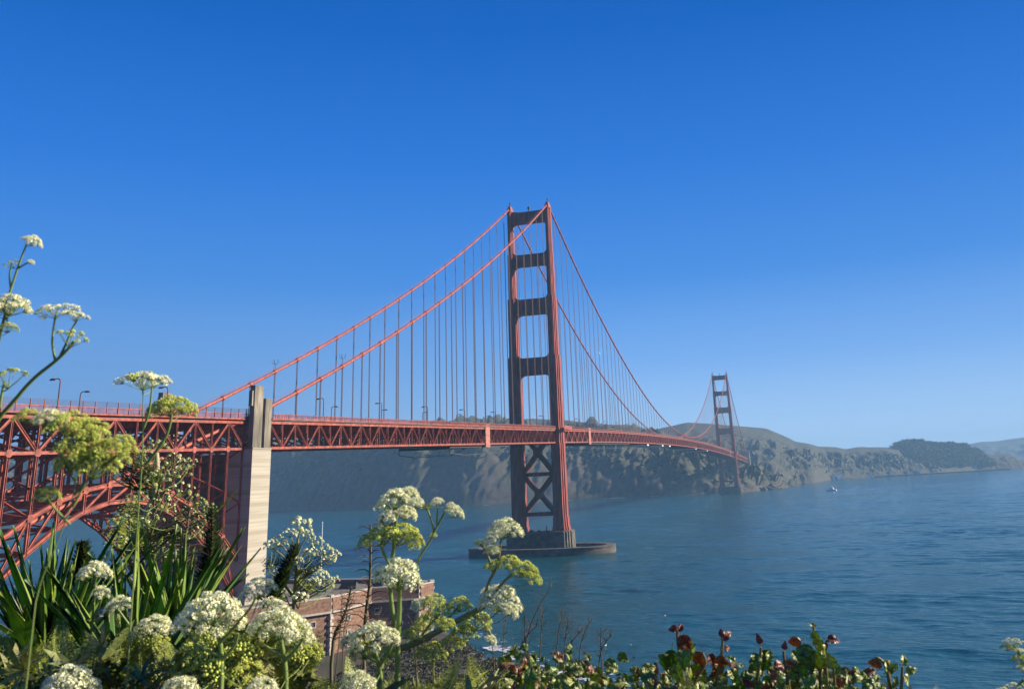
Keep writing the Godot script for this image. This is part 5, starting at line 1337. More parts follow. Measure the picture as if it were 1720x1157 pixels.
func make_far_buildings() -> void:
	# x, steps back from the water, length, depth, height
	var rows := [[219, 8, 26, 10, 7, "long white boathouse on the far shore, largest of the waterside buildings"], [203, 6, 9, 7, 8, "small white house at the near end of the far pier"], [224, 30, 8, 6, 8, "white gabled house just behind the long boathouse"], [318, 14, 9, 8, 6, "small pale house on the far shore, next right of the boathouse"], [345, 50, 8, 8, 8, "white cottage up the far slope below the bare hillside"], [385, 12, 10, 8, 6, "small white house below the left edge of the wooded hill"], [440, 12, 8, 7, 6, "pale house at the water below the wooded hill's crest"], [480, 10, 7, 6, 12, "narrow white tower house below the wooded hill"], [690, 12, 16, 9, 7, "white shed on the low point at the far right"], [530, 12, 10, 8, 5, "low pale house below the right part of the wooded hill"]]
	var coast := pts([[190, 0, -2500], [311, 0, -2644], [487, 0, -2792], [696, 0, -3094], [824, 0, -3171]])
	for q in rows:
		var at := along(coast, q[0]) + Vector3(0, 5.0 + q[1] * 0.35, 6.0 - q[1])
		var t := thing("waterside_house", q[5], "house", at, "houses on the far shore")
		var w := MB.new()
		w.box(Vector3(0, q[4] / 2.0 - 5.0, 0), Vector3(q[2], q[4] + 10.0, q[3]))
		part("wall", w.mesh(), M.white, t)
		var r := MB.new()
		var hx: float = q[2] / 2.0 + 0.4
		r.slab(PackedVector2Array([Vector2(-q[3] / 2.0 - 0.5, 0), Vector2(q[3] / 2.0 + 0.5, 0), Vector2(0, q[3] * 0.32)]), hx * 2.0, Transform3D(Basis(Vector3.UP, PI / 2), Vector3(0, q[4], 0)))
		part("roof", r.mesh(), M.roof, t)
		for k in maxi(1, int(q[2] / 5.0)):
			var wb := MB.new()
			wb.box(Vector3(-q[2] / 2.0 + (k + 0.5) * q[2] / maxi(1, int(q[2] / 5.0)), q[4] * 0.55, q[3] / 2.0 + 0.02), Vector3(1.2, 1.6, 0.1))
			part("window", wb.mesh(), M.glass, t)
	var p := thing("far_pier", "low dark pier reaching out in front of the white boathouse", "pier", Vector3.ZERO)
	var d := MB.new()
	d.beam(Vector3(206, 2.4, -2515), Vector3(262, 2.4, -2470), 7.0, 0.8)
	part("pier_deck", d.mesh(), M.concrete_old, p)
	for k in 12:
		var pb := MB.new()
		var m := Vector3(206, 0, -2515).lerp(Vector3(262, 0, -2470), (k + 0.5) / 12.0)
		pb.tube([m + Vector3(0, -2, 0), m + Vector3(0, 2, 0)], [0.6, 0.6], 6)
		part("pile", pb.mesh(), M.dark, p)
	var bw := thing("breakwater", "long low dark breakwater along the far shore", "breakwater")
	var bb := MB.new()
	for k in 60:
		var m := Vector3(330, 0, -2630).lerp(Vector3(800, 0, -3090), k / 59.0)
		var r := RandomNumberGenerator.new()
		r.seed = k
		bb.hexa([m + Vector3(-5, -1, -5), m + Vector3(7, -1, -6), m + Vector3(7, -1, 5), m + Vector3(-5, -1, 4), m + Vector3(-3, 3 + r.randf(), -2), m + Vector3(5, 3 + r.randf(), -2), m + Vector3(5, 3 + r.randf(), 2), m + Vector3(-3, 3 + r.randf(), 2)])
	tag(part("boulders", bb.mesh(), M.rock, bw), "", "", "", "stuff")

func make_north_pylon() -> void:
	var t := thing("far_pylon", "pale concrete pylon at the far end of the bridge, right of the far tower", "pylon", Vector3(0, 0, -SPAN - 343.0))
	for s in [-1, 1]:
		var b := MB.new()
		b.box(Vector3(s * 15.5, 40.0, 0), Vector3(6.0, 74.0, 10.0))
		b.box(Vector3(s * 15.5, 80.0, 1.0), Vector3(4.5, 8.0, 5.0))
		part("shaft", b.mesh(), M.concrete, t)
	var w := MB.new()
	w.box(Vector3(0, 32.0, 0), Vector3(25.0, 56.0, 4.0))
	part("cross_wall", w.mesh(), M.concrete, t)

func make_birds() -> void:
	var i := 0
	for q in [[120.7, 0.25, 268.4, "white sea bird with spread wings on open water right of the tower pier"], [112.4, 0.1, 319.7, "small pale sea bird floating below the tower, left of a pair"], [119.6, 0.1, 319.8, "small pale sea bird floating below the tower, right of a pair"], [123.6, 0.1, 336.6, "dark sea bird floating nearest the bluff"]]:
		var t := thing("sea_bird", q[3], "bird", Vector3(q[0], q[1], q[2]), "birds on the water")
		var b := MB.new()
		b.tube([Vector3(-0.42, 0.12, 0), Vector3(-0.25, 0.1, 0), Vector3(0, 0.08, 0), Vector3(0.2, 0.12, 0), Vector3(0.3, 0.26, 0), Vector3(0.36, 0.36, 0), Vector3(0.44, 0.36, 0), Vector3(0.54, 0.33, 0)], [0.02, 0.1, 0.17, 0.13, 0.07, 0.075, 0.05, 0.01], 8)
		part("body", b.mesh(), M.dark if i == 3 else M.white, t)
		for s in [-1, 1]:
			var w := MB.new()
			var e: float = 1.0 if i == 0 else 0.22
			w.slab(PackedVector2Array([Vector2(0.15, 0), Vector2(0.22, s * 0.4 * e), Vector2(0.05, s * 0.85 * e), Vector2(-0.05, s * 0.82 * e), Vector2(-0.12, s * 0.35 * e), Vector2(-0.15, 0)]), 0.03, Transform3D(Basis(Vector3.RIGHT, PI / 2 - s * 0.35), Vector3(0, 0.2, s * 0.1)))
			part("wing", w.mesh(), M.dark if i > 0 else M.white, t)
		t.rotation.y = i * 1.1
		i += 1

func make_far_wood() -> void:
	# trees on the dark hill: crowns of many leaf clumps, so far off that they read as one mass
	var b := MB.new()
	var r := RandomNumberGenerator.new()
	r.seed = 14
	for k in 60:
		var d := Vector3(r.randfn(0, 1), r.randfn(0, 1), r.randfn(0, 1)).normalized()
		var m := Vector3(d.x * 0.75, 0.62 + d.y * 0.36, d.z * 0.75) * r.randf_range(0.75, 1.1)
		var s := r.randf_range(0.16, 0.3)
		var o := []
		for q in 4: o.append(m + Vector3(r.randfn(0, 1), r.randfn(0, 1), r.randfn(0, 1)).normalized() * s)
		b.tri(o[0], o[1], o[2], d); b.tri(o[0], o[2], o[3], d); b.tri(o[1], o[2], o[3], d)
	b.tube([Vector3.ZERO, Vector3(0, 0.6, 0)], [0.06, 0.04], 5)
	var mm := MultiMesh.new()
	mm.transform_format = MultiMesh.TRANSFORM_3D
	mm.mesh = b.mesh()
	var land: Array = M.wood_spots
	mm.use_colors = true
	mm.instance_count = land.size()
	for k in land.size():
		var g := r.randf_range(0.55, 1.5)
		mm.set_instance_color(k, Color(g, g * r.randf_range(0.9, 1.1), g * 0.9))
		var s := r.randf_range(8.0, 22.0)
		mm.set_instance_transform(k, Transform3D(Basis(Vector3.UP, r.randf() * TAU).scaled(Vector3(s * 0.8, s, s * 0.8)), land[k]))
	var o := MultiMeshInstance3D.new()
	o.name = "forest"
	o.multimesh = mm
	o.material_override = M.far_leaf
	add_child(o)
	tag(o, "dark trees covering the hill on the far shore", "forest", "", "stuff")

# ---------------------------------------------------------------- plants of the bluff
const FOOT := Vector3(176.35, 43.42, 593.87)
const RIGHT := Vector3(0.963, 0, -0.268)
const AHEAD := Vector3(-0.268, 0, -0.963)

func v3(q: Array) -> Vector3:
	return FOOT + Vector3(q[0], q[1], q[2])

func leafy(r: float, g: float, b: float, rough := 0.5, through := 0.5) -> StandardMaterial3D:
	var m := stuff(r, g, b, rough)
	m.backlight_enabled = true
	m.backlight = Color(r * through, g * through, b * through) * (1.0 / maxf(r, maxf(g, b)))
	return m

func plant_materials() -> void:
	M.soil = stuff(1, 1, 1, 0.95, grain(0.7, 1.0, 33, 0.03, 6), 0.2)
	M.soil.vertex_color_use_as_albedo = true
	M.foam = stuff(0.75, 0.78, 0.8, 0.7)
	M.rock = stuff(0.085, 0.075, 0.065, 0.9, grain(0.5, 1.0, 34, 0.02, 6), 0.03)
	M.roof = stuff(0.16, 0.08, 0.06, 0.8)
	M.far_leaf = stuff(0.035, 0.05, 0.025, 0.9)
	M.far_leaf.vertex_color_use_as_albedo = true
	var f := leafy(1, 1, 1, 0.6, 0.35)
	f.vertex_color_use_as_albedo = true
	M.flower = f
	var s := leafy(1, 1, 1, 0.5, 0.12)
	s.vertex_color_use_as_albedo = true
	M.stem = s
	var fern := leafy(1, 1, 1, 0.5, 0.5)
	fern.vertex_color_use_as_albedo = true
	fern.albedo_texture = grain(0.55, 1.0, 53, 0.03, 4)
	fern.uv1_triplanar = true; fern.uv1_world_triplanar = true
	fern.uv1_scale = Vector3.ONE * 6.0
	M.fern = fern
	var sw := leafy(0.21, 0.33, 0.10, 0.4, 0.5)
	sw.albedo_texture = noise_tex(51, 0.03, [[0.2, Color(0.55, 0.6, 0.5)], [0.5, Color(0.85, 0.9, 0.75)], [0.8, Color(1.0, 1.0, 0.9)]], 4, 256)
	sw.uv1_scale = Vector3(1.6, 0.06, 1)
	sw.roughness = 0.45
	M.sword = sw
	for q in [["sword_pale", 0.30, 0.40, 0.10], ["sword_grey", 0.15, 0.27, 0.14]]:
		var m: StandardMaterial3D = sw.duplicate()
		m.albedo_color = lin(q[1], q[2], q[3])
		M[q[0]] = m
	M.dry = stuff(0.26, 0.20, 0.12, 0.85)
	M.dry_dark = stuff(0.10, 0.075, 0.05, 0.85)
	var tex := noise_tex(52, 0.02, [[0.15, Color(0.55, 0.42, 0.3)], [0.35, Color(0.75, 0.72, 0.6)], [0.6, Color(0.95, 0.95, 0.9)], [0.85, Color(1, 1, 0.85)]], 5, 256)
	for q in [["g", 0.13, 0.22, 0.04], ["y", 0.25, 0.32, 0.04], ["r", 0.17, 0.05, 0.03], ["b", 0.22, 0.12, 0.05], ["v", 0.20, 0.25, 0.06]]:
		var m := leafy(q[1], q[2], q[3], 0.45, 0.5)
		m.albedo_texture = tex
		M["leaf_" + q[0]] = m

func spline(p: Array, per := 5) -> Array:
	var out := []
	for i in p.size() - 1:
		var a: Vector3 = p[maxi(i - 1, 0)]
		var b: Vector3 = p[i]
		var c: Vector3 = p[i + 1]
		var d: Vector3 = p[mini(i + 2, p.size() - 1)]
		var ta := sqrt(maxf(a.distance_to(b), 1e-6))
		var tb := sqrt(maxf(b.distance_to(c), 1e-6))
		var td := sqrt(maxf(c.distance_to(d), 1e-6))
		for k in per: out.append(b.cubic_interpolate_in_time(c, a, d, float(k) / per, tb, -ta, tb + td))
	out.append(p[-1])
	return out

# a small head of florets (radius 1, dome towards +y)
func umbellet_mesh(kind: String, seed_: int) -> ArrayMesh:
	var r := RandomNumberGenerator.new()
	r.seed = seed_
	var b := MB.new()
	var n := 54 if kind == "white" else 30
	for i in n:
		var y := 1.0 - (i + 0.5) / n * 0.88
		var a := i * 2.39996 + r.randf_range(-0.3, 0.3)
		var h := sqrt(maxf(0.0, 1.0 - y * y))
		var d := Vector3(cos(a) * h, y * 0.8, sin(a) * h).normalized()
		var m := Vector3(cos(a) * h, y * 0.62 - 0.05, sin(a) * h) * r.randf_range(0.72, 1.2)
		b.col = Color(0.20, 0.28, 0.07)
		var side := d.cross(Vector3(0.3, 0.2, 0.9)).normalized() * 0.03
		b.tri(Vector3(0, -0.75, 0) - side, Vector3(0, -0.75, 0) + side, m, side.cross(d))
		d = (d + Vector3(r.randfn(0, 0.25), r.randfn(0, 0.25), r.randfn(0, 0.25))).normalized()
		var x := d.cross(Vector3(0.31, 0.5, 0.81)).normalized()
		var z := d.cross(x)
		if kind == "white" and r.randf() < 0.8:
			var rr := r.randf_range(0.13, 0.24)
			var turn := r.randf() * TAU
			var g := r.randf_range(0.76, 0.94)
			for k in 5:   # five notched petals round a green eye
				var t := turn + TAU * k / 5.0 + r.randf_range(-0.12, 0.12)
				var o := x * cos(t) + z * sin(t)
				var w := (z * cos(t) - x * sin(t)) * rr * 0.40
				var l := rr * r.randf_range(0.8, 1.15)
				b.col = Color(g * 0.98, g, g * r.randf_range(0.58, 0.76))
				b.quad(m + o * l * 0.12, m + o * l * 0.75 + w + d * 0.05, m + o * l + d * r.randf_range(-0.03, 0.1), m + o * l * 0.75 - w + d * 0.05, d)
			b.col = Color(0.45, 0.50, 0.18)
			b.tri(m + x * 0.05 + d * 0.03, m + z * 0.05 + d * 0.03, m - (x + z) * 0.04 + d * 0.03, d)
		else:
			var g := r.randf_range(0.7, 1.2)
			b.col = Color(0.50 * g, 0.58 * g, 0.10 * g) if r.randf() < 0.88 else Color(0.30, 0.20, 0.07)
			var s := r.randf_range(0.13, 0.22) if kind == "green" else r.randf_range(0.07, 0.12)
			var f := b.v.size()
			for q in [d * 1.5, x, z, -x, -z, -d * 1.3]: b.vert(m + q * s, q.normalized())
			for k in 4:
				b.face(f, f + 1 + k, f + 1 + (k + 1) % 4); b.face(f + 5, f + 1 + k, f + 1 + (k + 1) % 4)
	return b.mesh()

# a tuft of lance-shaped leaves, about 1 across
func lance_mesh(seed_: int, tint: Color) -> ArrayMesh:
	var r := RandomNumberGenerator.new()
	r.seed = seed_
	var b := MB.new()
	for i in 9:
		var a := i * 2.39996
		var up := r.randf_range(0.25, 1.0)
		var d := Vector3(cos(a), up, sin(a)).normalized()
		var x := d.cross(Vector3.UP).normalized()
		var l := r.randf_range(0.55, 1.0)
		var g := r.randf_range(0.65, 1.3)
		b.col = Color(tint.r * g * r.randf_range(0.9, 1.3), tint.g * g, tint.b * g)
		var first := b.v.size()
		for k in 6:
			var t := k / 5.0
			var w := 0.085 * sin(PI * (0.08 + 0.92 * t)) * l * (1.0 if k < 5 else 0.05)
			var o := d * l * t + Vector3(0, -0.35 * l * t * t, 0)
			var nn := x.cross(d)
			b.vert(o - x * w + nn * w * 0.5, nn); b.vert(o, nn); b.vert(o + x * w + nn * w * 0.5, nn)
		for k in 5:
			var q := first + k * 3
			b.face(q, q + 1, q + 4); b.face(q, q + 4, q + 3); b.face(q + 1, q + 2, q + 5); b.face(q + 1, q + 5, q + 4)
	return b.mesh()

var umbel_kinds := {}

# one umbel of diameter 1 around the origin, axis +y: spokes with a head on each
func umbel(kind: String) -> Node3D:
	if not umbel_kinds.has(kind): umbel_kinds[kind] = []
	var made: Array = umbel_kinds[kind]
	if made.size() < 3:
		var r := RandomNumberGenerator.new()
		r.seed = hash(kind) + made.size() * 17
		var n: int = {"w": 22, "g": 18, "x": 12, "s": 9, "p": 11, "q": 12}[kind]
		var wide: float = {"w": 70.0, "g": 68.0, "x": 66.0, "s": 62.0, "p": 66.0, "q": 78.0}[kind]
		var size: float = {"w": 0.13, "g": 0.11, "x": 0.12, "s": 0.075, "p": 0.13, "q": 0.10}[kind]
		var base := Vector3(0, -0.36, 0)
		var b := MB.new()
		var ends := []
		for i in n:
			var q := (i + 0.4) / n
			var th := deg_to_rad(wide) * sqrt(q) * r.randf_range(0.92, 1.06)
			var a := i * 2.39996 + r.randf_range(-0.25, 0.25)
			var d := Vector3(cos(a) * sin(th), cos(th), sin(a) * sin(th))
			var len := 0.52 * r.randf_range(0.88, 1.08)
			if kind == "x" or kind == "s": len *= lerpf(0.8, 1.12, q)
			var e := base + d * len - Vector3(0, 0.04 * sin(th), 0)
			ends.append([e, d, size * r.randf_range(0.65, 1.3)])
			b.col = Color(0.17, 0.25, 0.06)
			b.tube([base, base.lerp(e, 0.5) - Vector3(0, 0.015, 0), e - d * size * 0.6], [0.011, 0.008, 0.006], 4, false)
		b.col = Color(0.15, 0.22, 0.05)
		for k in 5:   # small bracts under the spokes
			var a := TAU * k / 5.0
			b.tri(base + Vector3(0.01, 0, 0), base - Vector3(0.01, 0, 0), base + Vector3(cos(a) * 0.12, -0.03, sin(a) * 0.12), Vector3.UP)
		var o := MeshInstance3D.new()
		o.name = "umbel"
		o.material_override = M.flower
		if kind == "p" or kind == "q":   # far ones are one mesh
			for e in ends:
				var src: MB = M.small_head if kind == "p" else M.olive_head
				var off := b.v.size()
				var t := Transform3D(Basis(Quaternion(Vector3.UP, (e[1] as Vector3).lerp(Vector3.UP, 0.3).normalized())).scaled(Vector3.ONE * e[2]), e[0])
				for k in src.v.size():
					b.v.append(t * src.v[k]); b.n.append((t.basis * src.n[k]).normalized()); b.c.append(src.c[k]); b.uv.append(Vector2.ZERO)
				for k in src.ix: b.ix.append(k + off)
		o.mesh = b.mesh()
		if kind != "p" and kind != "q":
			for e in ends:
				var white := kind == "w" or (kind == "x" and r.randf() < 0.75)
				var h := MeshInstance3D.new()
				h.mesh = M[("white_head" if white else "green_head") + str(r.randi() % 3)]
				h.material_override = M.flower
				h.name = "umbellet"
				h.transform = Transform3D(Basis(Quaternion(Vector3.UP, (e[1] as Vector3).lerp(Vector3.UP, 0.25).normalized())).scaled(Vector3.ONE * e[2]), e[0])
				o.add_child(h, true)
		made.append(o)
	return made[rng.randi() % made.size()].duplicate()

func small_head(white: float) -> MB:
	var r := RandomNumberGenerator.new()
	r.seed = 99
	var b := MB.new()
	for i in 14:
		var y := 1.0 - (i + 0.5) / 14.0 * 0.9
		var a := i * 2.39996
		var h := sqrt(1.0 - y * y)
		var d := Vector3(cos(a) * h, y, sin(a) * h)
		var x := d.cross(Vector3(0.31, 0.5, 0.81)).normalized() * 0.36
		var z := d.cross(x)
		b.col = Color(0.66, 0.68, 0.42) if r.randf() < white else Color(0.26, 0.31, 0.08)
		b.quad(d * 0.9 - x, d * 0.9 - z, d * 0.9 + x, d * 0.9 + z, d)
	return b

# a finely cut leaf, 1 long along +y, drooping towards +z
func fern_mesh(seed_: int, tint: Color) -> ArrayMesh:
	var r := RandomNumberGenerator.new()
	r.seed = seed_
	var b := MB.new()
	b.col = tint * 0.8
	var mid := func(t: float) -> Vector3: return Vector3(0, t * (1.0 - 0.12 * t), 0.32 * t * t)
	b.tube([mid.call(0.0), mid.call(0.35), mid.call(0.7), mid.call(1.0)], [0.012, 0.009, 0.006, 0.002], 4, false)
	for i in 11:
		var t := 0.2 + 0.78 * i / 10.0
		for s in [-1, 1]:
			var len := 0.42 * (1.05 - t) + 0.07
			var o: Vector3 = mid.call(t)
			var d := Vector3(s * 0.85, 0.5, 0.12).normalized()
			for k in 5:
				var q := (k + 0.6) / 5.0
				var p := o + d * len * q + Vector3(0, 0, 0.08 * q * q)
				for e in [-1, 1]:
					var dd: Vector3 = (d * 0.7 + Vector3(-d.y, d.x, 0) * e * 0.75 + Vector3(0, 0, r.randf_range(-0.25, 0.25))).normalized()
					var l := len * 0.30 * (1.15 - q) + 0.012
					var w := Vector3(-dd.y, dd.x, 0).normalized() * l * 0.32
					var g := r.randf_range(0.75, 1.25)
					b.col = Color(tint.r * g, tint.g * g, tint.b * g)
					b.quad(p, p + dd * l * 0.45 + w, p + dd * l, p + dd * l * 0.45 - w, Vector3(0, 0.2, 1))
	return b.mesh()

func make_hemlocks() -> void:
	for k in 3:
		M["white_head%d" % k] = umbellet_mesh("white", 60 + k)
		M["green_head%d" % k] = umbellet_mesh("green", 70 + k)
		M["fern%d" % k] = fern_mesh(80 + k, [Color(0.17, 0.25, 0.045), Color(0.30, 0.37, 0.05), Color(0.11, 0.18, 0.04)][k])
	for k in 2: M["lance%d" % k] = lance_mesh(85 + k, [Color(0.11, 0.18, 0.04), Color(0.24, 0.31, 0.06)][k])
	M.small_head = small_head(0.6)
	M.olive_head = small_head(0.12)
	for row in HEMLOCK:
		var root: Vector3 = v3(row[1][0][1][0])
		var t := thing("hemlock_plant", row[0], "flower", root, "white umbel flowers on the bluff")
		var all := []
		for st in row[1]:
			var p: Array = spline(st[1].map(func(q): return v3(q) - root), 4)
			var r := []
			for i in p.size():
				r.append(st[0] * lerpf(1.15, 0.7, float(i) / (p.size() - 1)))
				all.append(p[i])
			var b := MB.new()
			b.col = Color(0.16, 0.235, 0.06) if row[2].size() < 20 else (Color(0.40, 0.35, 0.22) if st == row[1][0] and row[0].contains("dark hemlock") else Color(0.20, 0.20, 0.09))
			b.tube(p, r, 7)
			part("stem", b.mesh(), M.stem, t)
		for u in row[2]:
			var c: Vector3 = v3(u[0]) - root
			var axis: Vector3 = (Vector3.UP + RIGHT * u[3] - AHEAD * u[4] + Vector3(rng.randf_range(-0.1, 0.1), 0, rng.randf_range(-0.1, 0.1))).normalized()
			var o := umbel(u[2])
			o.name = "umbel"
			t.add_child(o, true)
			var squash := 0.8 if u[2] == "x" else 1.0
			o.transform = Transform3D(Basis(Quaternion(Vector3.UP, axis)) * Basis(Vector3.UP, rng.randf() * TAU) * Basis.from_scale(Vector3(u[1], u[1] * squash, u[1])), c)
			# its stalk, from the nearest stem
			var base: Vector3 = c - axis * u[1] * 0.36 * squash
			var best: Vector3 = all[0]
			for q in all:
				if q.distance_to(base) + maxf(0.0, q.y - base.y) * 3.0 < best.distance_to(base) + maxf(0.0, best.y - base.y) * 3.0: best = q
			if best.distance_to(base) > 0.002:
				var sb := MB.new()
				sb.col = Color(0.17, 0.25, 0.06)
				var w: float = clampf(u[1] * 0.016, 0.0006, 0.0016)
				var p := spline([best, best.lerp(base, 0.55) - axis * 0.08 * best.distance_to(base), base], 4)
				var r := []
				for i in p.size(): r.append(w)
				sb.tube(p, r, 5, false)
				part("stalk", sb.mesh(), M.stem, t)
		for l in row[3]:
			var a := rng.randf() * TAU
			var up := Vector3(cos(a), rng.randf_range(0.1, 0.7), sin(a)).normalized()
			var x := up.cross(Vector3.UP).normalized()
			part("leaf", M["fern%d" % (rng.randi() % 3)], M.fern, t, Transform3D(Basis(x, up, x.cross(up)).scaled(Vector3.ONE * l[1] * 1.3), v3(l[0]) - root))

# a stiff sword leaf, 1 long, 1 wide, channelled, bending towards -z
func sword_mesh(bend: float, twist: float) -> ArrayMesh:
	var b := MB.new()
	var n := 14
	for i in n + 1:
		var t := float(i) / n
		var w := (0.62 + 0.5 * sin(PI * minf(t * 1.15, 1.0))) * 0.5 * (1.0 if t < 0.55 else maxf(0.0, 1.0 - pow((t - 0.55) / 0.45, 1.5)))
		for k in 5:
			var s := (k - 2) / 2.0
			var a := twist * t
			var z := 0.035 * (absf(s) * 1.2 - 0.4) * (1.0 - t * 0.6) + bend * t * t
			b.vert(Vector3(s * w * cos(a), t, z + s * w * sin(a) * 0.05), Vector3(s * 0.5, 0, 1).normalized(), Vector2(k / 4.0, t))
	for i in n:
		for k in 4:
			var p := i * 5 + k
			b.face(p, p + 1, p + 6); b.face(p, p + 6, p + 5)
	return b.mesh()

func make_swords() -> void:
	var shapes := []
	for q in [[-0.04, 0.2], [-0.1, -0.3], [0.05, 0.4], [0.1, -0.2]]: shapes.append(sword_mesh(q[0], q[1]))
	for row in SWORDS:
		var root := v3(row[1])
		var foot := Vector3(root.x, ground_y(root.x, root.z), root.z)
		var t := thing("sword_leaved_plant", row[0], "plant", foot, "sword-leaved plants on the bluff")
		var cb := MB.new()
		cb.col = Color(0.10, 0.09, 0.05)
		cb.tube([Vector3(0, -0.05, 0), (root - foot) * 0.5, root - foot + Vector3(0, 0.04, 0)], [0.06, 0.055, 0.03], 9)
		part("trunk", cb.mesh(), M.stem, t)
		var tips: Array = row[2].map(func(q): return [v3(q[0]), q[1]])
		for k in 44: # shorter leaves all round the heart
			var a := k * 2.39996
			var l := rng.randf_range(0.28, 0.52)
			var out := rng.randf_range(0.1, 0.75)
			tips.append([root + Vector3(cos(a) * l * out, l * rng.randf_range(0.55, 0.95), sin(a) * l * out), rng.randf_range(0.022, 0.036)])
		for q in tips:
			var base: Vector3 = root + Vector3(rng.randf_range(-0.02, 0.02), rng.randf_range(-0.03, 0.02), rng.randf_range(-0.02, 0.02))
			var y: Vector3 = q[0] - base
			var len := y.length()
			var x := y.normalized().cross(Vector3(rng.randf_range(-0.5, 0.5), 0.3, rng.randf_range(-1.0, 1.0))).normalized()
			if rng.randf() < 0.7: x = (RIGHT + AHEAD * rng.randf_range(-0.9, 0.9)).normalized()
			x = (x - y.normalized() * x.dot(y.normalized())).normalized()
			var z := x.cross(y.normalized())
			part("leaf", shapes[rng.randi() % 4], M[["sword", "sword_pale", "sword_grey"][rng.randi() % 3]], t, Transform3D(Basis(x * q[1] * 0.78, y * 1.06, z * len), base - foot))

func make_spikes() -> void:
	for row in SPIKES:
		var a := v3(row[2])
		var e := v3(row[3])
		var foot := Vector3(a.x, ground_y(a.x, a.z) - 0.02, a.z)
		var t := thing("flower_spike", row[0], "plant", foot, "spikes of viper's bugloss")
		var p := spline([Vector3.ZERO, (a - foot) * 0.6 + Vector3(0.02, 0, 0), a - foot, a.lerp(e, 0.5) - foot + RIGHT * 0.01, e - foot], 5)
		var r := []
		for i in p.size(): r.append(lerpf(0.011, 0.003, float(i) / p.size()))
		var sb := MB.new()
		sb.col = Color(0.12, 0.10, 0.06)
		sb.tube(p, r, 7)
		part("stem", sb.mesh(), M.stem, t)
		var b := MB.new()
		var n := 40 if row[1] == "dry" else 260
		for i in n:
			var q := float(i) / n
			var o := a.lerp(e, q) - foot + RIGHT * 0.01 * sin(PI * q)
			var ang := i * 2.39996
			var d := Vector3(cos(ang), 0.25, sin(ang)).normalized()
			if row[1] == "dry":
				var l: float = row[4] * (0.95 - 0.45 * q) * rng.randf_range(0.7, 1.1)
				var dn := Vector3(d.x, 0, d.z)
				b.tube([o, o + dn * l * 0.35 + Vector3(0, l * 0.2, 0), o + dn * l * 0.7 + Vector3(0, l * 0.22, 0), o + dn * l + Vector3(0, l * 0.08, 0)], [0.0022, 0.002, 0.0016, 0.0006], 4, false)
			else:
				var l: float = row[4] * (0.75 - 0.4 * q) * rng.randf_range(0.7, 1.2)
				var x := d.cross(Vector3.UP).normalized() * l * 0.16
				var g := rng.randf_range(0.6, 1.3)
				b.col = Color(0.055 * g, 0.10 * g, 0.022 * g)
				var m := o + d * l * 0.5
				b.quad(o, m + x, o + d * l + Vector3(0, l * 0.25, 0), m - x, Vector3.UP + d * 0.2)
		tag(part("bracts" if row[1] == "dry" else "leaves", b.mesh(), M.dry_dark if row[1] == "dry" else M.fern, t), "", "", "", "stuff")

func make_stalks() -> void:
	var order := ["first", "second", "third", "fourth", "fifth", "sixth", "seventh", "eighth", "ninth", "tenth", "eleventh", "twelfth", "thirteenth", "fourteenth", "fifteenth", "sixteenth"]
	var byx := range(STALKS.size())
	byx.sort_custom(func(a, b): return STALKS[a][2][0] < STALKS[b][2][0])
	var rank := {}
	for k in byx.size(): rank[byx[k]] = k
	for i in STALKS.size():
		var p := spline(STALKS[i].map(func(q): return v3(q)), 5)
		var b := MB.new()
		var r := []
		for k in p.size(): r.append(lerpf(0.0022, 0.0009, float(k) / p.size()))
		b.tube(p, r, 5)
		for k in range(4, p.size()):
			for s in 2:
				var d := Vector3(rng.randf_range(-1, 1), rng.randf_range(0.3, 1.0), rng.randf_range(-1, 1)).normalized() * rng.randf_range(0.01, 0.028)
				b.tube([p[k], p[k] + d * 0.6, p[k] + d + Vector3(0, 0.004, 0)], [0.0009, 0.0008, 0.0012], 4, false)
		var root := Vector3(p[0].x, ground_y(p[0].x, p[0].z), p[0].z)
		b.tube([root, p[0]], [0.0028, 0.0022], 5, false)
		var o := part(numbered("dry_stalk"), b.mesh(), M.dry_dark, self)
		tag(o, "thin dry twiggy stalk, %s from the left of those on the bluff" % order[rank[i]], "dry stalk", "thin dry stalks on the bluff")

# a broad crinkled leaf, 1 long along +y: bulges between sunken veins, wavy toothed edge, curled tip
func broad_leaf(seed_: int) -> ArrayMesh:
	var r := RandomNumberGenerator.new()
	r.seed = seed_
	var b := MB.new()
	var n := 22
	var m := 10
	var droop := r.randf_range(0.2, 0.7)
	var fold := r.randf_range(0.15, 0.75)
	var twist := r.randf_range(-0.9, 0.9)
	var phase := r.randf() * TAU
	for i in n + 1:
		var t := float(i) / n
		var w := 0.34 * pow(sin(PI * pow(t, 0.62)), 0.9) * (1.0 + 0.10 * absf(sin(t * 21.0 + phase)) + 0.06 * sin(t * 7.0 + phase)) + 0.004
		for k in m + 1:
			var s := (k - m / 2.0) / (m / 2.0)
			var vein := absf(sin((t - absf(s) * 0.20) * 18.0)) * 0.07 * sin(PI * minf(1.0, absf(s) * 1.1))
			var wave := 0.05 * absf(s) * absf(s) * sin(t * 17.0 + phase + signf(s) * 1.3)
			var z := -droop * t * t * (1.0 + t * 0.6) + fold * absf(s) * w + vein + wave
			var tw := twist * t
			b.vert(Vector3(s * w * cos(tw), t * (1.0 - 0.15 * t * droop), z + s * w * sin(tw)), Vector3(0, 0, 1), Vector2(float(k) / m, t))
	for i in n:
		for k in m:
			var p := i * (m + 1) + k
			b.face(p, p + 1, p + m + 2); b.face(p, p + m + 2, p + m + 1)
	smooth_normals(b)
	b.tube([Vector3(0, -0.28, 0.05), Vector3(0, -0.12, 0.0), Vector3(0, 0.01, 0)], [0.012, 0.012, 0.014], 5, false)
	return b.mesh()

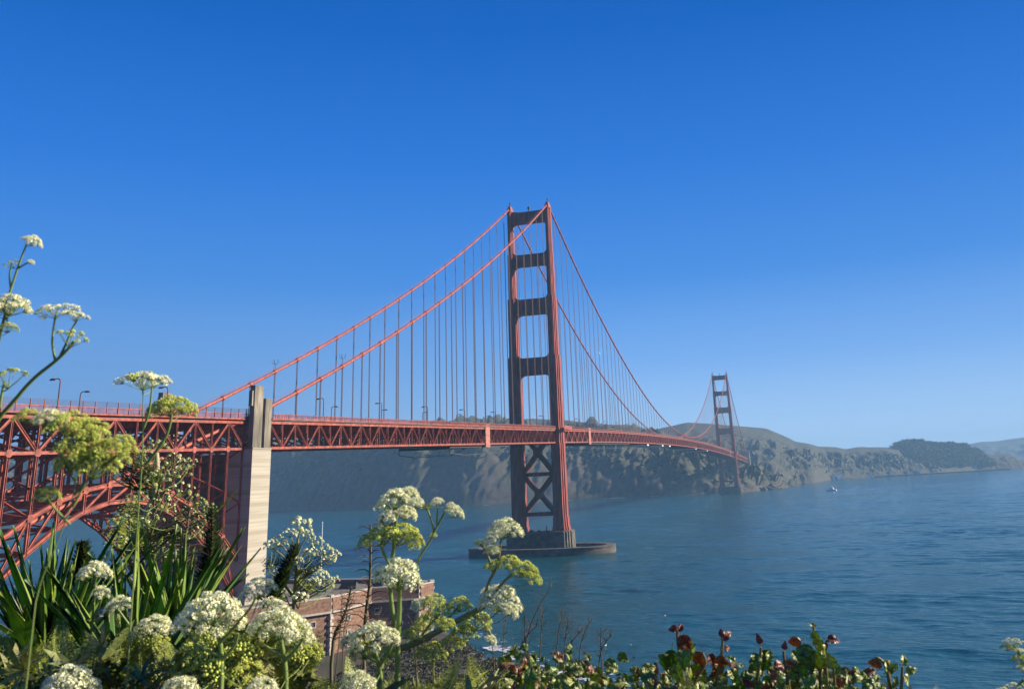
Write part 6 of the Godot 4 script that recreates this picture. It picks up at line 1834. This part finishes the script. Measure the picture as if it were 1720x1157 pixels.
func put_leaf(t: Node3D, at: Vector3, len: float, deg: float, c: String) -> void:
	var a := deg_to_rad(deg)
	var y := (RIGHT * cos(a) + Vector3.UP * sin(a) - AHEAD * rng.randf_range(-0.5, 0.5)).normalized()
	var z := (-AHEAD + Vector3.UP * rng.randf_range(0.0, 0.8) + RIGHT * rng.randf_range(-0.7, 0.7)).normalized()
	z = (z - y * z.dot(y)).normalized()
	part("leaf", M["broad%d" % (rng.randi() % 6)], M["leaf_" + c], t, Transform3D(Basis(y.cross(z), y, z).scaled(Vector3.ONE * len), at))

func make_shoots() -> void:
	for k in 6: M["broad%d" % k] = broad_leaf(90 + k)
	for row in SHOOTS:
		var p: Array = row[1].map(func(q): return v3(q))
		var root := Vector3(p[0].x, ground_y(p[0].x, p[0].z) - 0.02, p[0].z)
		var t := thing("leafy_shoot", row[0], "plant", root, "broad-leaved shoots on the bluff")
		p.push_front(root)
		var sp := spline(p.map(func(q): return q - root), 4)
		var r := []
		for i in sp.size(): r.append(lerpf(0.006, 0.0025, float(i) / sp.size()))
		var b := MB.new()
		b.col = Color(0.16, 0.13, 0.05)
		b.tube(sp, r, 7)
		part("stem", b.mesh(), M.stem, t)
		for l in row[2]: put_leaf(t, v3(l[0]) - root, l[1] * rng.randf_range(0.8, 1.05), l[2], l[3])
	for row in BUSHES:
		var a := v3(row[1])
		var e := v3(row[2])
		var m := a.lerp(e, 0.5)
		var root := Vector3(m.x, ground_y(m.x, m.z), m.z)
		var t := thing("leafy_bush", row[0], "bush", root, "leafy bushes at the foot of the picture")
		var sb := MB.new()
		sb.col = Color(0.10, 0.08, 0.04)
		for k in 9:
			var q := a.lerp(e, (k + 0.5) / 9.0) + AHEAD * rng.randf_range(-0.1, 0.2)
			sb.tube(spline([Vector3.ZERO, (q - root) * Vector3(0.7, 0.5, 0.7), q - root - Vector3(0, 0.03, 0)], 4), range(9).map(func(i): return lerpf(0.008, 0.003, i / 8.0)), 6, false)
		part("branches", sb.mesh(), M.stem, t)
		var thin: bool = row[0].contains("thinning")
		for k in 150:
			var q := rng.randf()
			var low := 0.014 + absf(rng.randfn(0, 1)) * 0.03 + rng.randf_range(-0.012, 0.015)
			if thin: low += maxf(0.0, q - 0.55) * 0.12
			var at := a.lerp(e, q) + AHEAD * rng.randf_range(-0.3, 0.3) - Vector3(0, low, 0)
			put_leaf(t, at - root, rng.randf_range(0.02, 0.038), rng.randf_range(-150, -20) if rng.randf() < 0.6 else rng.randf_range(0, 180), "gvvyvgrgyvb"[rng.randi() % 11])

func make_undergrowth() -> void:
	# the tangle of leaves that fills the bank between the plants
	var sets := []
	for k in 4: sets.append([])
	var r := RandomNumberGenerator.new()
	r.seed = 31
	for i in 9500:
		var f := r.randf_range(2.2, 5.2)
		var side := r.randf_range(-0.62, 0.52)      # sideways per metre ahead
		# the bank is tallest at the left and sinks to the right
		var dip := 0.150 if side < -0.42 else (0.150 if side < -0.26 else (0.20 if side < -0.06 else 0.222))
		if side > -0.02: f = minf(f, 2.7)
		dip += maxf(0.0, side - 0.34) * 0.5
		var top := 1.65 - f * (dip + 0.02 * nz.get_noise_2d(side * 900.0, f * 60.0))
		var p := FOOT + RIGHT * side * f + AHEAD * f
		var g := ground_y(p.x, p.z)
		var y := FOOT.y + top - absf(r.randfn(0, 1)) * 0.16
		if y < g: continue
		p.y = y
		var a := r.randf() * TAU
		var up := Vector3(cos(a) * 0.8, r.randf_range(0.0, 1.1), sin(a) * 0.8).normalized()
		var x := up.cross(Vector3(0.1, 1, 0.2)).normalized()
		var s := r.randf_range(0.07, 0.15) if side < -0.02 else r.randf_range(0.05, 0.09)
		var kind: int = [0, 0, 0, 1, 1, 2, 3, 3][r.randi() % 8]
		if kind == 2: s *= 0.42
		if kind < 2: s *= r.randf_range(0.55, 0.95)
		sets[kind].append(Transform3D(Basis(x, up, x.cross(up)).scaled(Vector3.ONE * s), p))
	for k in 4:
		var mm := MultiMesh.new()
		mm.transform_format = MultiMesh.TRANSFORM_3D
		mm.mesh = [M.lance0, M.lance1, M.broad1, M.fern1][k]
		mm.instance_count = sets[k].size()
		for i in sets[k].size(): mm.set_instance_transform(i, sets[k][i])
		var o := MultiMeshInstance3D.new()
		o.name = ["dark_undergrowth", "green_undergrowth", "leaf_undergrowth", "fern_undergrowth"][k]
		o.multimesh = mm
		o.material_override = M.leaf_g if k == 2 else M.fern
		add_child(o)
		tag(o, ["dark lance-shaped leaves filling the bank", "bright lance-shaped leaves filling the bank", "broad green leaves filling the bank between the flowers", "finely cut leaves scattered over the bank"][k], "undergrowth", "", "stuff")

func _ready() -> void:
	rng.seed = 77
	nz.seed = 5
	set_camera()
	set_sky()
	set_sun()
	make_materials()
	plant_materials()
	make_water()
	make_land()
	var g := MB.new()
	g.slab(PackedVector2Array([Vector2(-0.75, -0.5), Vector2(-0.4, -0.8), Vector2(0.4, -0.8), Vector2(0.75, -0.5), Vector2(0.75, 0.5), Vector2(0.4, 0.8), Vector2(-0.4, 0.8), Vector2(-0.75, 0.5)]), 0.8, Transform3D(Basis(Vector3.UP, PI / 2), Vector3.ZERO))
	M.gusset = g.mesh()
	make_bridge()
	make_pylon("tall pale concrete pylon standing between the arch and the suspended deck", 343.8, 75.2)
	make_pylon("concrete pylon at the landward end of the steel arch", 452.0, 72.4)
	make_viaduct()
	make_lamps()
	make_platforms()
	make_north_pylon()
	make_bluff()
	make_fort()
	make_scrub()
	make_surf()
	make_far_surf()
	make_rocks()
	make_far_wood()
	make_far_buildings()
	make_boat()
	make_birds()
	make_hemlocks()
	make_swords()
	make_spikes()
	make_stalks()
	make_shoots()
	make_undergrowth()
